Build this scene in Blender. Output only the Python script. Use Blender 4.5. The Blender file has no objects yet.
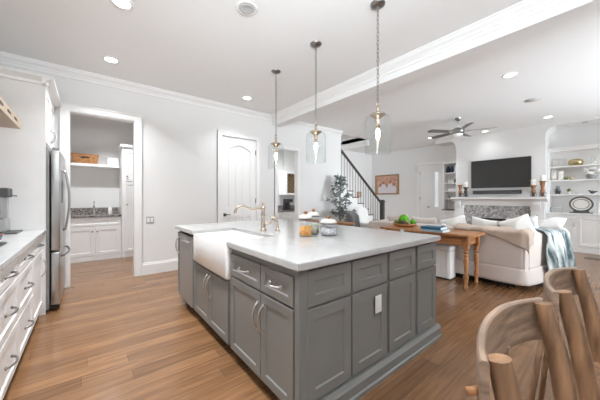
import bpy, bmesh, math, random
from mathutils import Vector, Matrix
random.seed(7)
PI = math.pi
SC = bpy.context.scene
COL = SC.collection

# ------------------------------------------------------------------ camera
cd = bpy.data.cameras.new('camera'); cam = bpy.data.objects.new('camera', cd); COL.objects.link(cam)
cd.sensor_width = 36; cd.lens = 36 * 264 / 600
cd.clip_start = 0.05; cd.clip_end = 200
cam.location = (0, 0, 1.26); cam.rotation_euler = (PI / 2, 0, -math.radians(38.8))
cd.shift_y = -2 / 600
SC.camera = cam

# ------------------------------------------------------------------ world, added daylight lamps, exposure
w = bpy.data.worlds.new('world'); SC.world = w; w.use_nodes = True
bg = w.node_tree.nodes['Background']; bg.inputs[0].default_value = (0.93, 0.97, 1.0, 1); bg.inputs[1].default_value = 0.7
SC.view_settings.view_transform = 'Standard'; SC.view_settings.look = 'None'
SC.view_settings.gamma = 1; SC.view_settings.use_curve_mapping = False
SC.view_settings.exposure = 0.17
SC.cycles.max_bounces = 14; SC.cycles.diffuse_bounces = 8; SC.cycles.transparent_max_bounces = 16
SC.cycles.sample_clamp_indirect = 6


def area(name, loc, rot, sx, sy, power, color=(1, 1, 1)):
    l = bpy.data.lights.new(name, 'AREA'); l.shape = 'RECTANGLE'; l.size = sx; l.size_y = sy
    l.energy = power; l.color = color
    o = bpy.data.objects.new(name, l); COL.objects.link(o); o.location = loc; o.rotation_euler = rot
    return o


# added lamps at the windows invented in the wall behind the camera
WIN = [(-0.75, 1.25, 0.9, 2.5), (1.75, 3.05, 0.3, 2.5), (4.0, 5.9, 0.35, 2.5), (6.4, 8.3, 0.35, 2.5)]
# per opening: strength of the added upward ceiling fill and the added level light
WUP = [55, 8, 56, 62]
WTILT = [0.5, 0.72, 0.8, 0.8]
WLEVEL = [1, 1, 50, 30]
for (x0, x1, z0, z1), pu, tl, pl in zip(WIN, WUP, WTILT, WLEVEL):
    up = area('added_ceiling_fill', ((x0 + x1) / 2, -3.30, (z0 + z1) / 2), (PI / 2 + tl, 0, 0), x1 - x0, 1.0, pu, (0.86, 0.935, 1.0))  # upward lamp added to brighten the ceiling; no terrace stands outside
    up.data.spread = 1.0 if tl < 0.6 else 1.25
    lv = area('unseen_window_light', ((x0 + x1) / 2, -3.36, (z0 + z1) / 2), (PI / 2 + 0.04, 0, -0.12), x1 - x0, z1 - z0, pl, (0.86, 0.935, 1.0))  # level lamp standing in for daylight at the invented opening
    lv.data.spread = 1.15


sw = area('added_stair_fill', (5.95, 5.9, 3.05), (0, 0, 0), 1.2, 1.2, 36, (0.95, 0.98, 1.0)); sw.data.spread = 2.4  # lamp added in the stair opening to brighten stairs and far wall
up = area('added_ceiling_fill', (-1.10, -1.3, 1.78), (PI / 2 + 0.62, 0, -PI / 2 + 0.75), 1.6, 1.0, 80, (0.86, 0.935, 1.0)); up.data.spread = 1.5  # unseen lamp added at the left, aimed up to brighten the kitchen ceiling


# ------------------------------------------------------------------ materials
def mat(name, col, rough=0.5, metal=0.0, var=0.0, vscale=6.0, bump=0.0, bscale=60.0, emit=None, estr=0.0, stretch=None, spec=None, sheen=0.0, coat=0.0):
    m = bpy.data.materials.new(name); m.use_nodes = True
    nt = m.node_tree; b = nt.nodes['Principled BSDF']
    b.inputs['Base Color'].default_value = (*col, 1)
    b.inputs['Roughness'].default_value = rough; b.inputs['Metallic'].default_value = metal
    if spec is not None: b.inputs['Specular IOR Level'].default_value = spec
    if sheen: b.inputs['Sheen Weight'].default_value = sheen
    if coat: b.inputs['Coat Weight'].default_value = coat
    if emit: b.inputs['Emission Color'].default_value = (*emit, 1); b.inputs['Emission Strength'].default_value = estr
    tc = nt.nodes.new('ShaderNodeTexCoord'); src = tc.outputs['Object']
    if stretch:
        mp = nt.nodes.new('ShaderNodeMapping'); mp.inputs['Scale'].default_value = stretch
        nt.links.new(src, mp.inputs[0]); src = mp.outputs[0]
    if var:
        n = nt.nodes.new('ShaderNodeTexNoise'); n.inputs['Scale'].default_value = vscale; n.inputs['Detail'].default_value = 5
        nt.links.new(src, n.inputs['Vector'])
        r = nt.nodes.new('ShaderNodeValToRGB')
        r.color_ramp.elements[0].position = 0.3; r.color_ramp.elements[1].position = 0.7
        r.color_ramp.elements[0].color = (*[max(0, c * (1 - var)) for c in col], 1)
        r.color_ramp.elements[1].color = (*[min(1, c * (1 + var)) for c in col], 1)
        nt.links.new(n.outputs['Fac'], r.inputs[0]); nt.links.new(r.outputs[0], b.inputs['Base Color'])
    if bump:
        n2 = nt.nodes.new('ShaderNodeTexNoise'); n2.inputs['Scale'].default_value = bscale; n2.inputs['Detail'].default_value = 4
        nt.links.new(src, n2.inputs['Vector'])
        bp = nt.nodes.new('ShaderNodeBump'); bp.inputs['Strength'].default_value = bump; bp.inputs['Distance'].default_value = 0.01
        nt.links.new(n2.outputs['Fac'], bp.inputs['Height']); nt.links.new(bp.outputs[0], b.inputs['Normal'])
    return m


def glass(name, tint=(0.97, 0.98, 0.98), edge=0.35):
    m = bpy.data.materials.new(name); m.use_nodes = True; nt = m.node_tree
    for n in list(nt.nodes): nt.nodes.remove(n)
    out = nt.nodes.new('ShaderNodeOutputMaterial'); mx = nt.nodes.new('ShaderNodeMixShader')
    tr = nt.nodes.new('ShaderNodeBsdfTransparent'); tr.inputs[0].default_value = (*tint, 1)
    gl = nt.nodes.new('ShaderNodeBsdfGlossy'); gl.inputs['Roughness'].default_value = 0.03
    lw = nt.nodes.new('ShaderNodeLayerWeight'); lw.inputs[0].default_value = 0.5
    pw = nt.nodes.new('ShaderNodeMath'); pw.operation = 'POWER'; pw.inputs[1].default_value = 3.5
    ml = nt.nodes.new('ShaderNodeMath'); ml.operation = 'MULTIPLY_ADD'; ml.inputs[1].default_value = edge; ml.inputs[2].default_value = 0.03
    nt.links.new(lw.outputs['Facing'], pw.inputs[0]); nt.links.new(pw.outputs[0], ml.inputs[0]); nt.links.new(ml.outputs[0], mx.inputs[0]); nt.links.new(tr.outputs[0], mx.inputs[1]); nt.links.new(gl.outputs[0], mx.inputs[2])
    nt.links.new(mx.outputs[0], out.inputs[0])
    return m


def floor_material():
    m = bpy.data.materials.new('oak_floor'); m.use_nodes = True; nt = m.node_tree; b = nt.nodes['Principled BSDF']
    tc = nt.nodes.new('ShaderNodeTexCoord')
    sx = nt.nodes.new('ShaderNodeSeparateXYZ'); nt.links.new(tc.outputs['Object'], sx.inputs[0])
    def mth(op, a, bv):
        q = nt.nodes.new('ShaderNodeMath'); q.operation = op; nt.links.new(a, q.inputs[0])
        if isinstance(bv, (int, float)): q.inputs[1].default_value = bv
        elif bv is not None: nt.links.new(bv, q.inputs[1])
        return q.outputs[0]
    row = mth('FLOOR', mth('DIVIDE', sx.outputs[1], 0.127), None)
    wn = nt.nodes.new('ShaderNodeTexWhiteNoise'); wn.noise_dimensions = '1D'; nt.links.new(row, wn.inputs['W'])
    xs_ = mth('ADD', sx.outputs[0], mth('MULTIPLY', wn.outputs['Value'], 1.45))
    cx = nt.nodes.new('ShaderNodeCombineXYZ'); nt.links.new(xs_, cx.inputs[0]); nt.links.new(sx.outputs[1], cx.inputs[1])
    br = nt.nodes.new('ShaderNodeTexBrick'); br.offset = 0.0
    br.inputs['Scale'].default_value = 1; br.inputs['Brick Width'].default_value = 1.45; br.inputs['Row Height'].default_value = 0.127
    br.inputs['Mortar Size'].default_value = 0.0022; br.inputs['Mortar Smooth'].default_value = 0.2; br.inputs['Bias'].default_value = 0.0
    br.inputs['Color1'].default_value = (0.27, 0.14, 0.066, 1); br.inputs['Color2'].default_value = (0.17, 0.085, 0.039, 1)
    br.inputs['Mortar'].default_value = (0.13, 0.07, 0.04, 1)
    nt.links.new(cx.outputs[0], br.inputs['Vector'])
    mp = nt.nodes.new('ShaderNodeMapping'); mp.inputs['Scale'].default_value = (1.6, 26, 1)
    nt.links.new(tc.outputs['Object'], mp.inputs[0])
    n = nt.nodes.new('ShaderNodeTexNoise'); n.inputs['Scale'].default_value = 1.6; n.inputs['Detail'].default_value = 7; n.inputs['Distortion'].default_value = 0.7
    nt.links.new(mp.outputs[0], n.inputs['Vector'])
    r = nt.nodes.new('ShaderNodeValToRGB'); r.color_ramp.elements[0].position = 0.32; r.color_ramp.elements[1].position = 0.68
    r.color_ramp.elements[0].color = (0.74, 0.72, 0.70, 1); r.color_ramp.elements[1].color = (1.2, 1.2, 1.2, 1)
    nt.links.new(n.outputs['Fac'], r.inputs[0])
    n3 = nt.nodes.new('ShaderNodeTexNoise'); n3.inputs['Scale'].default_value = 1.1; n3.inputs['Detail'].default_value = 3
    nt.links.new(tc.outputs['Object'], n3.inputs['Vector'])
    mx = nt.nodes.new('ShaderNodeMix'); mx.data_type = 'RGBA'; mx.blend_type = 'MULTIPLY'; mx.inputs['Factor'].default_value = 1
    nt.links.new(br.outputs['Color'], mx.inputs['A']); nt.links.new(r.outputs[0], mx.inputs['B'])
    nt.links.new(mx.outputs['Result'], b.inputs['Base Color'])
    mr = nt.nodes.new('ShaderNodeMapRange'); mr.inputs['To Min'].default_value = 0.17; mr.inputs['To Max'].default_value = 0.28
    nt.links.new(n3.outputs['Fac'], mr.inputs[0]); nt.links.new(mr.outputs[0], b.inputs['Roughness'])
    bp = nt.nodes.new('ShaderNodeBump'); bp.inputs['Strength'].default_value = 0.12; bp.inputs['Distance'].default_value = 0.004
    nt.links.new(n.outputs['Fac'], bp.inputs['Height']); nt.links.new(bp.outputs[0], b.inputs['Normal'])
    return m


def quartz_material():
    m = mat('quartz', (0.52, 0.515, 0.507), 0.14); nt = m.node_tree; b = nt.nodes['Principled BSDF']
    tc = nt.nodes.new('ShaderNodeTexCoord')
    n = nt.nodes.new('ShaderNodeTexNoise'); n.inputs['Scale'].default_value = 1.7; n.inputs['Detail'].default_value = 8; n.inputs['Distortion'].default_value = 1.3
    nt.links.new(tc.outputs['Object'], n.inputs['Vector'])
    r = nt.nodes.new('ShaderNodeValToRGB'); e = r.color_ramp.elements
    e[0].position = 0.47; e[0].color = (0.52, 0.515, 0.507, 1); e[1].position = 0.53; e[1].color = (0.52, 0.515, 0.507, 1)
    k = e.new(0.50); k.color = (0.48, 0.475, 0.47, 1)
    nt.links.new(n.outputs['Fac'], r.inputs[0]); nt.links.new(r.outputs[0], b.inputs['Base Color'])
    return m


def cells_material(name, c1, c2, scale, rough=0.4, bump=0.3):
    m = mat(name, c1, rough); nt = m.node_tree; b = nt.nodes['Principled BSDF']
    tc = nt.nodes.new('ShaderNodeTexCoord')
    v = nt.nodes.new('ShaderNodeTexVoronoi'); v.inputs['Scale'].default_value = scale
    nt.links.new(tc.outputs['Object'], v.inputs['Vector'])
    r = nt.nodes.new('ShaderNodeValToRGB'); r.color_ramp.elements[0].color = (*c1, 1); r.color_ramp.elements[1].color = (*c2, 1)
    s = nt.nodes.new('ShaderNodeSeparateColor'); nt.links.new(v.outputs['Color'], s.inputs[0])
    nt.links.new(s.outputs[0], r.inputs[0]); nt.links.new(r.outputs[0], b.inputs['Base Color'])
    bp = nt.nodes.new('ShaderNodeBump'); bp.inputs['Strength'].default_value = bump; bp.inputs['Distance'].default_value = 0.01
    nt.links.new(v.outputs['Distance'], bp.inputs['Height']); nt.links.new(bp.outputs[0], b.inputs['Normal'])
    return m


def wood(name, col, rough=0.45, stretch=(3, 30, 30), var=0.35, bump=0.15):
    return mat(name, col, rough, var=var, vscale=1.5, bump=bump, bscale=2.0, stretch=stretch)


def throw_material():
    m = mat('blue_grey_cloth', (0.3, 0.36, 0.37), 0.95, var=0.5, vscale=1.4, bump=0.5, bscale=6, stretch=(14, 2, 2))
    for n in m.node_tree.nodes:
        if n.type == 'VALTORGB':
            n.color_ramp.elements[0].color = (0.07, 0.105, 0.11, 1); n.color_ramp.elements[1].color = (0.68, 0.71, 0.70, 1)
            n.color_ramp.elements[0].position = 0.38; n.color_ramp.elements[1].position = 0.62
    return m


M = dict(
    wall=mat('wall_paint', (0.80, 0.795, 0.785), 0.85, bump=0.02, bscale=300),
    bouncecut=mat('bounce_cut_dark', (0.22, 0.23, 0.24), 0.8),  # dark tone given to the unseen wall to cut bounced light
    ceil=mat('ceiling_paint', (0.87, 0.87, 0.865), 0.9, bump=0.02, bscale=300),
    trim=mat('trim_paint', (0.86, 0.855, 0.845), 0.4),
    cab=mat('white_cabinet', (0.84, 0.83, 0.82), 0.38, var=0.02),
    grey=mat('grey_cabinet', (0.205, 0.20, 0.189), 0.42, var=0.03, vscale=3),
    gap=mat('dark_gap', (0.03, 0.03, 0.03), 0.8),
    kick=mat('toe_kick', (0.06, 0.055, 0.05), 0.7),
    floor=floor_material(), quartz=quartz_material(),
    pewter=mat('pewter', (0.30, 0.29, 0.28), 0.35, 1.0),
    nickel=mat('satin_nickel', (0.62, 0.60, 0.57), 0.28, 1.0, bump=0.02),
    warmnickel=mat('warm_nickel', (0.62, 0.52, 0.43), 0.25, 1.0),
    steel=mat('stainless', (0.56, 0.56, 0.555), 0.33, 1.0, bump=0.03, bscale=6, stretch=(1, 1, 60)),
    darksteel=mat('fridge_side', (0.30, 0.30, 0.30), 0.5, 0.3),
    dishw=mat('dishwasher_steel', (0.33, 0.325, 0.31), 0.4, 0.35, bump=0.02, bscale=5, stretch=(1, 60, 1)),
    fireclay=mat('fireclay', (0.88, 0.875, 0.865), 0.12, coat=0.4),
    bronze=mat('dark_bronze', (0.10, 0.09, 0.08), 0.4, 0.7),
    black=mat('black', (0.015, 0.015, 0.016), 0.35),
    screen=mat('tv_screen', (0.035, 0.034, 0.033), 0.22),
    plastic=mat('white_plastic', (0.82, 0.81, 0.80), 0.4),
    greyplastic=mat('grey_plate', (0.45, 0.45, 0.45), 0.4),
    glass=glass('clear_glass'), jar=glass('jar_glass', (0.985, 0.985, 0.985), 0.3),
    greyglass=glass('smoked_glass', (0.90, 0.90, 0.91), 0.4),
    bulb=mat('warm_bulb', (1, 0.85, 0.6), 0.3, emit=(1.0, 0.72, 0.38), estr=16),
    lens=mat('light_lens', (1, 0.98, 0.95), 0.4, emit=(1.0, 0.97, 0.92), estr=9),
    unlit=mat('unlit_lens', (0.5, 0.5, 0.49), 0.4),
    honey=wood('honey_wood', (0.42, 0.19, 0.075), 0.4),
    dark=mat('dark_rail', (0.055, 0.05, 0.046), 0.45, var=0.1),
    rustic=mat('rustic_wood', (0.26, 0.145, 0.078), 0.38, var=0.55, vscale=1.6, bump=0.3, bscale=2, stretch=(22, 22, 2.5)),
    rusticrail=mat('rustic_rail_wood', (0.32, 0.22, 0.155), 0.36, var=0.45, vscale=1.8, bump=0.3, bscale=2, stretch=(4, 6, 26)),
    hood=mat('limed_wood', (0.50, 0.40, 0.30), 0.55, var=0.12, stretch=(30, 3, 30)),
    turned=wood('turned_wood', (0.33, 0.16, 0.07), 0.5, (20, 20, 8)),
    sofa=mat('cream_linen', (0.63, 0.555, 0.51), 0.9, var=0.05, vscale=3, bump=0.15, bscale=180, sheen=0.2),
    white=mat('white_cloth', (0.82, 0.81, 0.79), 0.9, var=0.03, bump=0.2, bscale=25),
    pattern=mat('patterned_cloth', (0.68, 0.68, 0.68), 0.9, var=0.2, vscale=22, bump=0.2, bscale=25),
    tan=mat('tan_cloth', (0.50, 0.40, 0.33), 0.95, var=0.1, bump=0.3, bscale=50),
    teal=throw_material(),
    greycloth=mat('grey_cloth', (0.20, 0.20, 0.205), 0.9, var=0.08, bump=0.1, bscale=120),
    leaf=mat('dusty_leaf', (0.24, 0.275, 0.265), 0.6, var=0.85, vscale=14),
    bark=mat('bark', (0.30, 0.28, 0.26), 0.9, var=0.3, vscale=20),
    green=mat('moss_green', (0.10, 0.36, 0.02), 0.9, var=0.4, vscale=30, bump=0.8, bscale=40),
    olive=mat('olive_green', (0.20, 0.22, 0.07), 0.7, var=0.4, vscale=20),
    plum=mat('dark_plum', (0.07, 0.045, 0.04), 0.5, var=0.4, vscale=20),
    basket=mat('woven_basket', (0.42, 0.20, 0.08), 0.8, var=0.5, vscale=10, bump=0.8, bscale=14, stretch=(3, 3, 10)),
    granite=cells_material('dark_granite', (0.03, 0.03, 0.03), (0.42, 0.38, 0.35), 60, 0.2, 0.0),
    mosaic=cells_material('stone_mosaic', (0.20, 0.20, 0.20), (0.62, 0.61, 0.60), 22, 0.5, 0.6),
    cereal=cells_material('orange_cereal', (0.72, 0.26, 0.03), (0.95, 0.62, 0.22), 70, 0.7, 1.0),
    mints=cells_material('green_white_sweets', (0.80, 0.78, 0.72), (0.45, 0.55, 0.28), 70, 0.7, 1.0),
    silver=cells_material('silver_wraps', (0.55, 0.56, 0.60), (0.85, 0.86, 0.88), 60, 0.4, 1.0),
    bookblue=mat('book_blue', (0.03, 0.13, 0.22), 0.5), booklight=mat('book_light_blue', (0.33, 0.50, 0.60), 0.5),
    pages=mat('book_pages', (0.80, 0.80, 0.80), 0.8, var=0.06, vscale=3, stretch=(1, 1, 120)),
    gold=mat('brushed_gold', (0.55, 0.45, 0.25), 0.3, 0.9, var=0.15),
    navy=mat('navy', (0.012, 0.025, 0.09), 0.4), iron=mat('grey_iron', (0.10, 0.10, 0.10), 0.5, 0.4),
    wax=mat('candle_wax', (0.86, 0.85, 0.82), 0.5), creamer=mat('cream_pottery', (0.80, 0.77, 0.72), 0.35),
    copper=mat('copper_rim', (0.30, 0.13, 0.07), 0.35, 0.6), bluepan=mat('blue_enamel', (0.06, 0.12, 0.2), 0.3),
    pink=mat('print_ground', (0.60, 0.34, 0.24), 0.6, var=0.25, vscale=7), skin=mat('print_skin', (0.42, 0.20, 0.14), 0.6),
    shirt=mat('print_shirt', (0.70, 0.66, 0.68), 0.6), frame=wood('frame_wood', (0.33, 0.20, 0.09), 0.5),
    tread=wood('dark_tread', (0.10, 0.065, 0.045), 0.4), lattice=wood('lattice_wood', (0.33, 0.21, 0.09), 0.5),
    winedark=mat('wine_dark', (0.05, 0.035, 0.02), 0.8), box=mat('grey_box', (0.42, 0.42, 0.41), 0.7),
    fanmetal=mat('brushed_grey_metal', (0.33, 0.32, 0.31), 0.35, 1.0),
    fan=mat('fan_grey', (0.17, 0.165, 0.16), 0.4, 0.2, var=0.05), opal=mat('opal_glass', (0.9, 0.9, 0.88), 0.3, emit=(1, 0.97, 0.92), estr=0.1),
)


# ------------------------------------------------------------------ mesh builder
class MB:
    def __init__(s): s.bm = bmesh.new()

    def _take(s, fn):
        n0 = len(s.bm.faces); r = fn(); s.bm.faces.ensure_lookup_table(); return r

    def box(s, x0, x1, y0, y1, z0, z1, bev=0.0, mi=0, seg=2):
        x0, x1 = min(x0, x1), max(x0, x1); y0, y1 = min(y0, y1), max(y0, y1); z0, z1 = min(z0, z1), max(z0, z1)
        v = [s.bm.verts.new(p) for p in ((x0, y0, z0), (x1, y0, z0), (x1, y1, z0), (x0, y1, z0), (x0, y0, z1), (x1, y0, z1), (x1, y1, z1), (x0, y1, z1))]
        fs = [s.bm.faces.new([v[i] for i in q]) for q in ((3, 2, 1, 0), (4, 5, 6, 7), (0, 1, 5, 4), (1, 2, 6, 5), (2, 3, 7, 6), (3, 0, 4, 7))]
        for f in fs: f.material_index = mi
        if bev > 0:
            es = list({e for f in fs for e in f.edges})
            r = bmesh.ops.bevel(s.bm, geom=es, offset=bev, segments=seg, affect='EDGES', profile=0.5)
            for f in r['faces']: f.material_index = mi
        return s

    def lathe(s, prof, c=(0, 0), seg=24, z0=0.0, mi=0, sx=1, sy=1, cap=True):
        rings = []
        for r, z in prof:
            if r < 1e-5: rings.append([s.bm.verts.new((c[0], c[1], z0 + z))])
            else: rings.append([s.bm.verts.new((c[0] + sx * r * math.cos(2 * PI * k / seg), c[1] + sy * r * math.sin(2 * PI * k / seg), z0 + z)) for k in range(seg)])
        for a, b in zip(rings, rings[1:]):
            for k in range(seg):
                j = (k + 1) % seg
                if len(a) == 1 and len(b) == 1: continue
                if len(a) == 1: q = [a[0], b[j], b[k]]
                elif len(b) == 1: q = [a[k], a[j], b[0]]
                else: q = [a[k], a[j], b[j], b[k]]
                s.bm.faces.new(q).material_index = mi
        if cap:
            if len(rings[0]) > 1: s.bm.faces.new(rings[0][::-1]).material_index = mi
            if len(rings[-1]) > 1: s.bm.faces.new(rings[-1]).material_index = mi
        return s

    def tube(s, pts, r, seg=10, closed=False, mi=0, ry=None):
        P = [Vector(p) for p in pts]; n = len(P)
        R = r if isinstance(r, (list, tuple)) else [r] * n
        rings = []; up = None
        for i in range(n):
            if closed: t = P[(i + 1) % n] - P[i - 1]
            else: t = (P[min(i + 1, n - 1)] - P[max(i - 1, 0)])
            t.normalize()
            if up is None:
                up = Vector((0, 0, 1)) if abs(t.z) < 0.9 else Vector((0, 1, 0))
            a = t.cross(up)
            if a.length < 1e-6: a = t.cross(Vector((1, 0, 0)))
            a.normalize(); b = a.cross(t); b.normalize(); up = b
            rb = R[i] if ry is None else ry
            rings.append([s.bm.verts.new(P[i] + a * R[i] * math.cos(2 * PI * k / seg) + b * rb * math.sin(2 * PI * k / seg)) for k in range(seg)])
        m = n if closed else n - 1
        for i in range(m):
            A, B = rings[i], rings[(i + 1) % n]
            for k in range(seg):
                s.bm.faces.new([A[k], A[(k + 1) % seg], B[(k + 1) % seg], B[k]]).material_index = mi
        if not closed:
            s.bm.faces.new(rings[0][::-1]).material_index = mi; s.bm.faces.new(rings[-1]).material_index = mi
        return s

    def prism(s, poly, axis, a0, a1, mi=0):
        def P(u, v, a): return {'x': (a, u, v), 'y': (u, a, v), 'z': (u, v, a)}[axis]
        A = [s.bm.verts.new(P(u, v, a0)) for u, v in poly]; B = [s.bm.verts.new(P(u, v, a1)) for u, v in poly]
        n = len(poly)
        s.bm.faces.new(A[::-1]).material_index = mi; s.bm.faces.new(B).material_index = mi
        for k in range(n): s.bm.faces.new([A[k], A[(k + 1) % n], B[(k + 1) % n], B[k]]).material_index = mi
        return s

    def plate(s, outer, holes, y0, y1, mi=0):
        """a plate in the local x-z plane with holes, from y0 to y1"""
        b2 = bmesh.new(); es = []
        for loop in [outer] + holes:
            vs = [b2.verts.new((u, y0, v)) for u, v in loop]
            es += [b2.edges.new((vs[k], vs[(k + 1) % len(vs)])) for k in range(len(vs))]
        bmesh.ops.triangle_fill(b2, use_beauty=True, use_dissolve=False, edges=es)
        ext = bmesh.ops.extrude_face_region(b2, geom=b2.faces[:])
        for v in [g for g in ext['geom'] if isinstance(g, bmesh.types.BMVert)]: v.co.y = y1
        bmesh.ops.recalc_face_normals(b2, faces=b2.faces[:])
        for f in b2.faces: f.material_index = mi
        me = bpy.data.meshes.new('tmp'); b2.to_mesh(me); b2.free(); s.bm.from_mesh(me); bpy.data.meshes.remove(me)
        return s

    def shaker(s, w, h, t=0.02, stile=0.055, dep=0.009, x=0, z=0, y=0):
        """panel door, front at local y facing -y, lower left corner at x,z"""
        bm = s.bm
        def ring(i, yy): return [bm.verts.new(p) for p in ((x + i, yy, z + i), (x + w - i, yy, z + i), (x + w - i, yy, z + h - i), (x + i, yy, z + h - i))]
        r = [ring(0, y + t), ring(0, y + 0.002), ring(0.002, y), ring(stile, y), ring(stile + 0.006, y + dep)]
        for a, b in zip(r, r[1:]):
            for k in range(4): bm.faces.new([a[k], a[(k + 1) % 4], b[(k + 1) % 4], b[k]])
        bm.faces.new(r[-1]); bm.faces.new(r[0][::-1])
        return s

    def grid(s, fn, nu, nv, mi=0):
        V = [[s.bm.verts.new(fn(i / nu, j / nv)) for j in range(nv + 1)] for i in range(nu + 1)]
        for i in range(nu):
            for j in range(nv): s.bm.faces.new([V[i][j], V[i + 1][j], V[i + 1][j + 1], V[i][j + 1]]).material_index = mi
        return s

    def sphere(s, c, r, seg=16, rings=10, sz=1.0, sx=1.0, sy=1.0, mi=0):
        pr = [(r * math.sin(PI * k / rings), -r * sz * math.cos(PI * k / rings)) for k in range(rings + 1)]
        pr[0] = (0, pr[0][1]); pr[-1] = (0, pr[-1][1])
        return s.lathe(pr, (c[0], c[1]), seg, c[2], mi, sx, sy, False)

    def done(s, name, mats, parent=None, smooth=False, loc=(0, 0, 0), rz=0.0, rot=None, solid=0.0, sub=0):
        bmesh.ops.recalc_face_normals(s.bm, faces=s.bm.faces[:]) if not solid else None
        me = bpy.data.meshes.new(name); s.bm.to_mesh(me); s.bm.free()
        for m in (mats if isinstance(mats, (list, tuple)) else [mats]): me.materials.append(M[m] if isinstance(m, str) else m)
        if smooth:
            for p in me.polygons: p.use_smooth = True
            if smooth == 'auto':
                try: me.set_sharp_from_angle(angle=math.radians(38))
                except Exception: pass
        o = bpy.data.objects.new(name, me); COL.objects.link(o)
        o.parent = parent; o.location = loc; o.rotation_euler = rot if rot else (0, 0, rz)
        if solid:
            md = o.modifiers.new('thickness', 'SOLIDIFY'); md.thickness = solid; md.offset = 0
        if sub:
            md = o.modifiers.new('smooth', 'SUBSURF'); md.levels = sub; md.render_levels = sub
        return o


def thing(name, label, cat, loc=(0, 0, 0), rz=0.0, group=None):
    o = bpy.data.objects.new(name, None); COL.objects.link(o); o.empty_display_size = 0.1
    o.location = loc; o.rotation_euler = (0, 0, rz); o['label'] = label; o['category'] = cat
    if group: o['group'] = group
    return o


def tag(o, label, cat, group=None):
    o['label'] = label; o['category'] = cat
    if group: o['group'] = group
    return o


def struct(o): o['kind'] = 'structure'; return o


def dup(root, loc, label, rz=None):
    r = root.copy(); COL.objects.link(r); r.location = loc; r['label'] = label
    if rz is not None: r.rotation_euler = (0, 0, rz)
    for ch in list(root.children):
        c = ch.copy(); COL.objects.link(c); c.parent = r
        for g in ch.children:
            d = g.copy(); COL.objects.link(d); d.parent = c
    return r


def arc_rect(x0, x1, z0, z1, rise, n=14):
    """rectangle with a shallow arched top"""
    pts = [(x0, z0), (x1, z0), (x1, z1 - rise)]
    for k in range(1, n):
        t = k / n; pts.append((x1 + (x0 - x1) * t, z1 - rise + rise * math.sin(PI * t)))
    pts.append((x0, z1 - rise)); return pts


def pull(length, out=0.036, r=0.0068, n=12, vertical=True):
    """an arched bar pull on a face whose outside is -y, centred on the origin"""
    pts = []
    for k in range(n + 1):
        t = k / n; a = (t - 0.5) * length; d = -out * (math.sin(PI * t) ** 0.55)
        pts.append((0, d, a) if vertical else (a, d, 0))
    b = MB().tube(pts, r, 8)
    for e in (-0.5, 0.5):
        p = (0, -0.003, e * length) if vertical else (e * length, -0.003, 0)
        b.tube([(p[0], 0.0, p[2]), (p[0], -0.006, p[2])], r * 1.7, 8)
    return b


def front(kind, parent, x, z, w, h, mat_, handle=None, hl=0.15, stile=0.055, y=0.0, hm='nickel', hx=None, hz=None):
    """a door or drawer front with its pull as a child"""
    d = MB().shaker(w, h, 0.02, stile).done(kind, mat_, parent, loc=(x, y - 0.02, z))
    if handle:
        px = hx if hx is not None else w / 2; pz = hz if hz is not None else h / 2
        if handle == 'knob':
            MB().lathe([(0.006, 0), (0.006, 0.012), (0.014, 0.018), (0.014, 0.024), (0, 0.028)], seg=12).done('knob', hm, d, True, (px, 0, pz), rot=(PI / 2, 0, 0))
        else:
            pull(hl, vertical=(handle == 'v')).done('handle', hm, d, True, (px, 0, pz))
    return d


# ================================================================== SETTING
CEIL = 3.08
XL, XB0, XB1, YB, YF, XR = -1.04, 3.22, 3.42, 4.97, -3.2, 9.3
struct(MB().box(XL - 0.2, XR + 0.2, YF - 0.2, 7.6, -0.1, 0).done('floor', 'floor'))
b = MB()
b.box(XL - 0.2, XR + 0.2, YF - 0.2, 5.1, CEIL, CEIL + 0.12)
b.box(XL - 0.2, 5.15, 5.1, 7.6, CEIL, CEIL + 0.12); b.box(6.8, XR + 0.2, 5.1, 7.6, CEIL, CEIL + 0.12)
struct(b.done('ceiling', 'ceil'))
struct(MB().box(XL - 0.12, XL, YF, -2.2, 0, CEIL).box(XL - 0.12, XL, -2.2, -0.4, 0, 0.95).box(XL - 0.12, XL, -2.2, -0.4, 2.5, CEIL).box(XL - 0.12, XL, -0.4, YB + 0.12, 0, CEIL).done('wall_left', 'wall'))
struct(MB().plate([(-2.2, .95), (-.4, .95), (-.4, 2.5), (-2.2, 2.5)], [[(-2.15, 1.0), (-1.32, 1.0), (-1.32, 2.45), (-2.15, 2.45)], [(-1.28, 1.0), (-.45, 1.0), (-.45, 2.45), (-1.28, 2.45)]], -0.02, 0.02).done('invented_window_5', 'trim', loc=(XL - .08, 0, 0), rz=PI / 2))  # unseen left-hand opening, invented to go with the added ceiling lamp
b = MB()
for x0, x1, z0, z1 in ((XL, -0.217, 0, CEIL), (-0.217, 0.60, 2.51, CEIL), (0.60, 2.03, 0, CEIL), (2.03, 2.80, 2.49, CEIL), (2.80, 3.33, 0, CEIL), (3.33, 3.92, 2.385, CEIL), (3.92, 5.45, 0, CEIL)):
    b.box(x0, x1, YB, YB + 0.12, z0, z1)
struct(b.done('wall_back', 'wall'))
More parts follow.
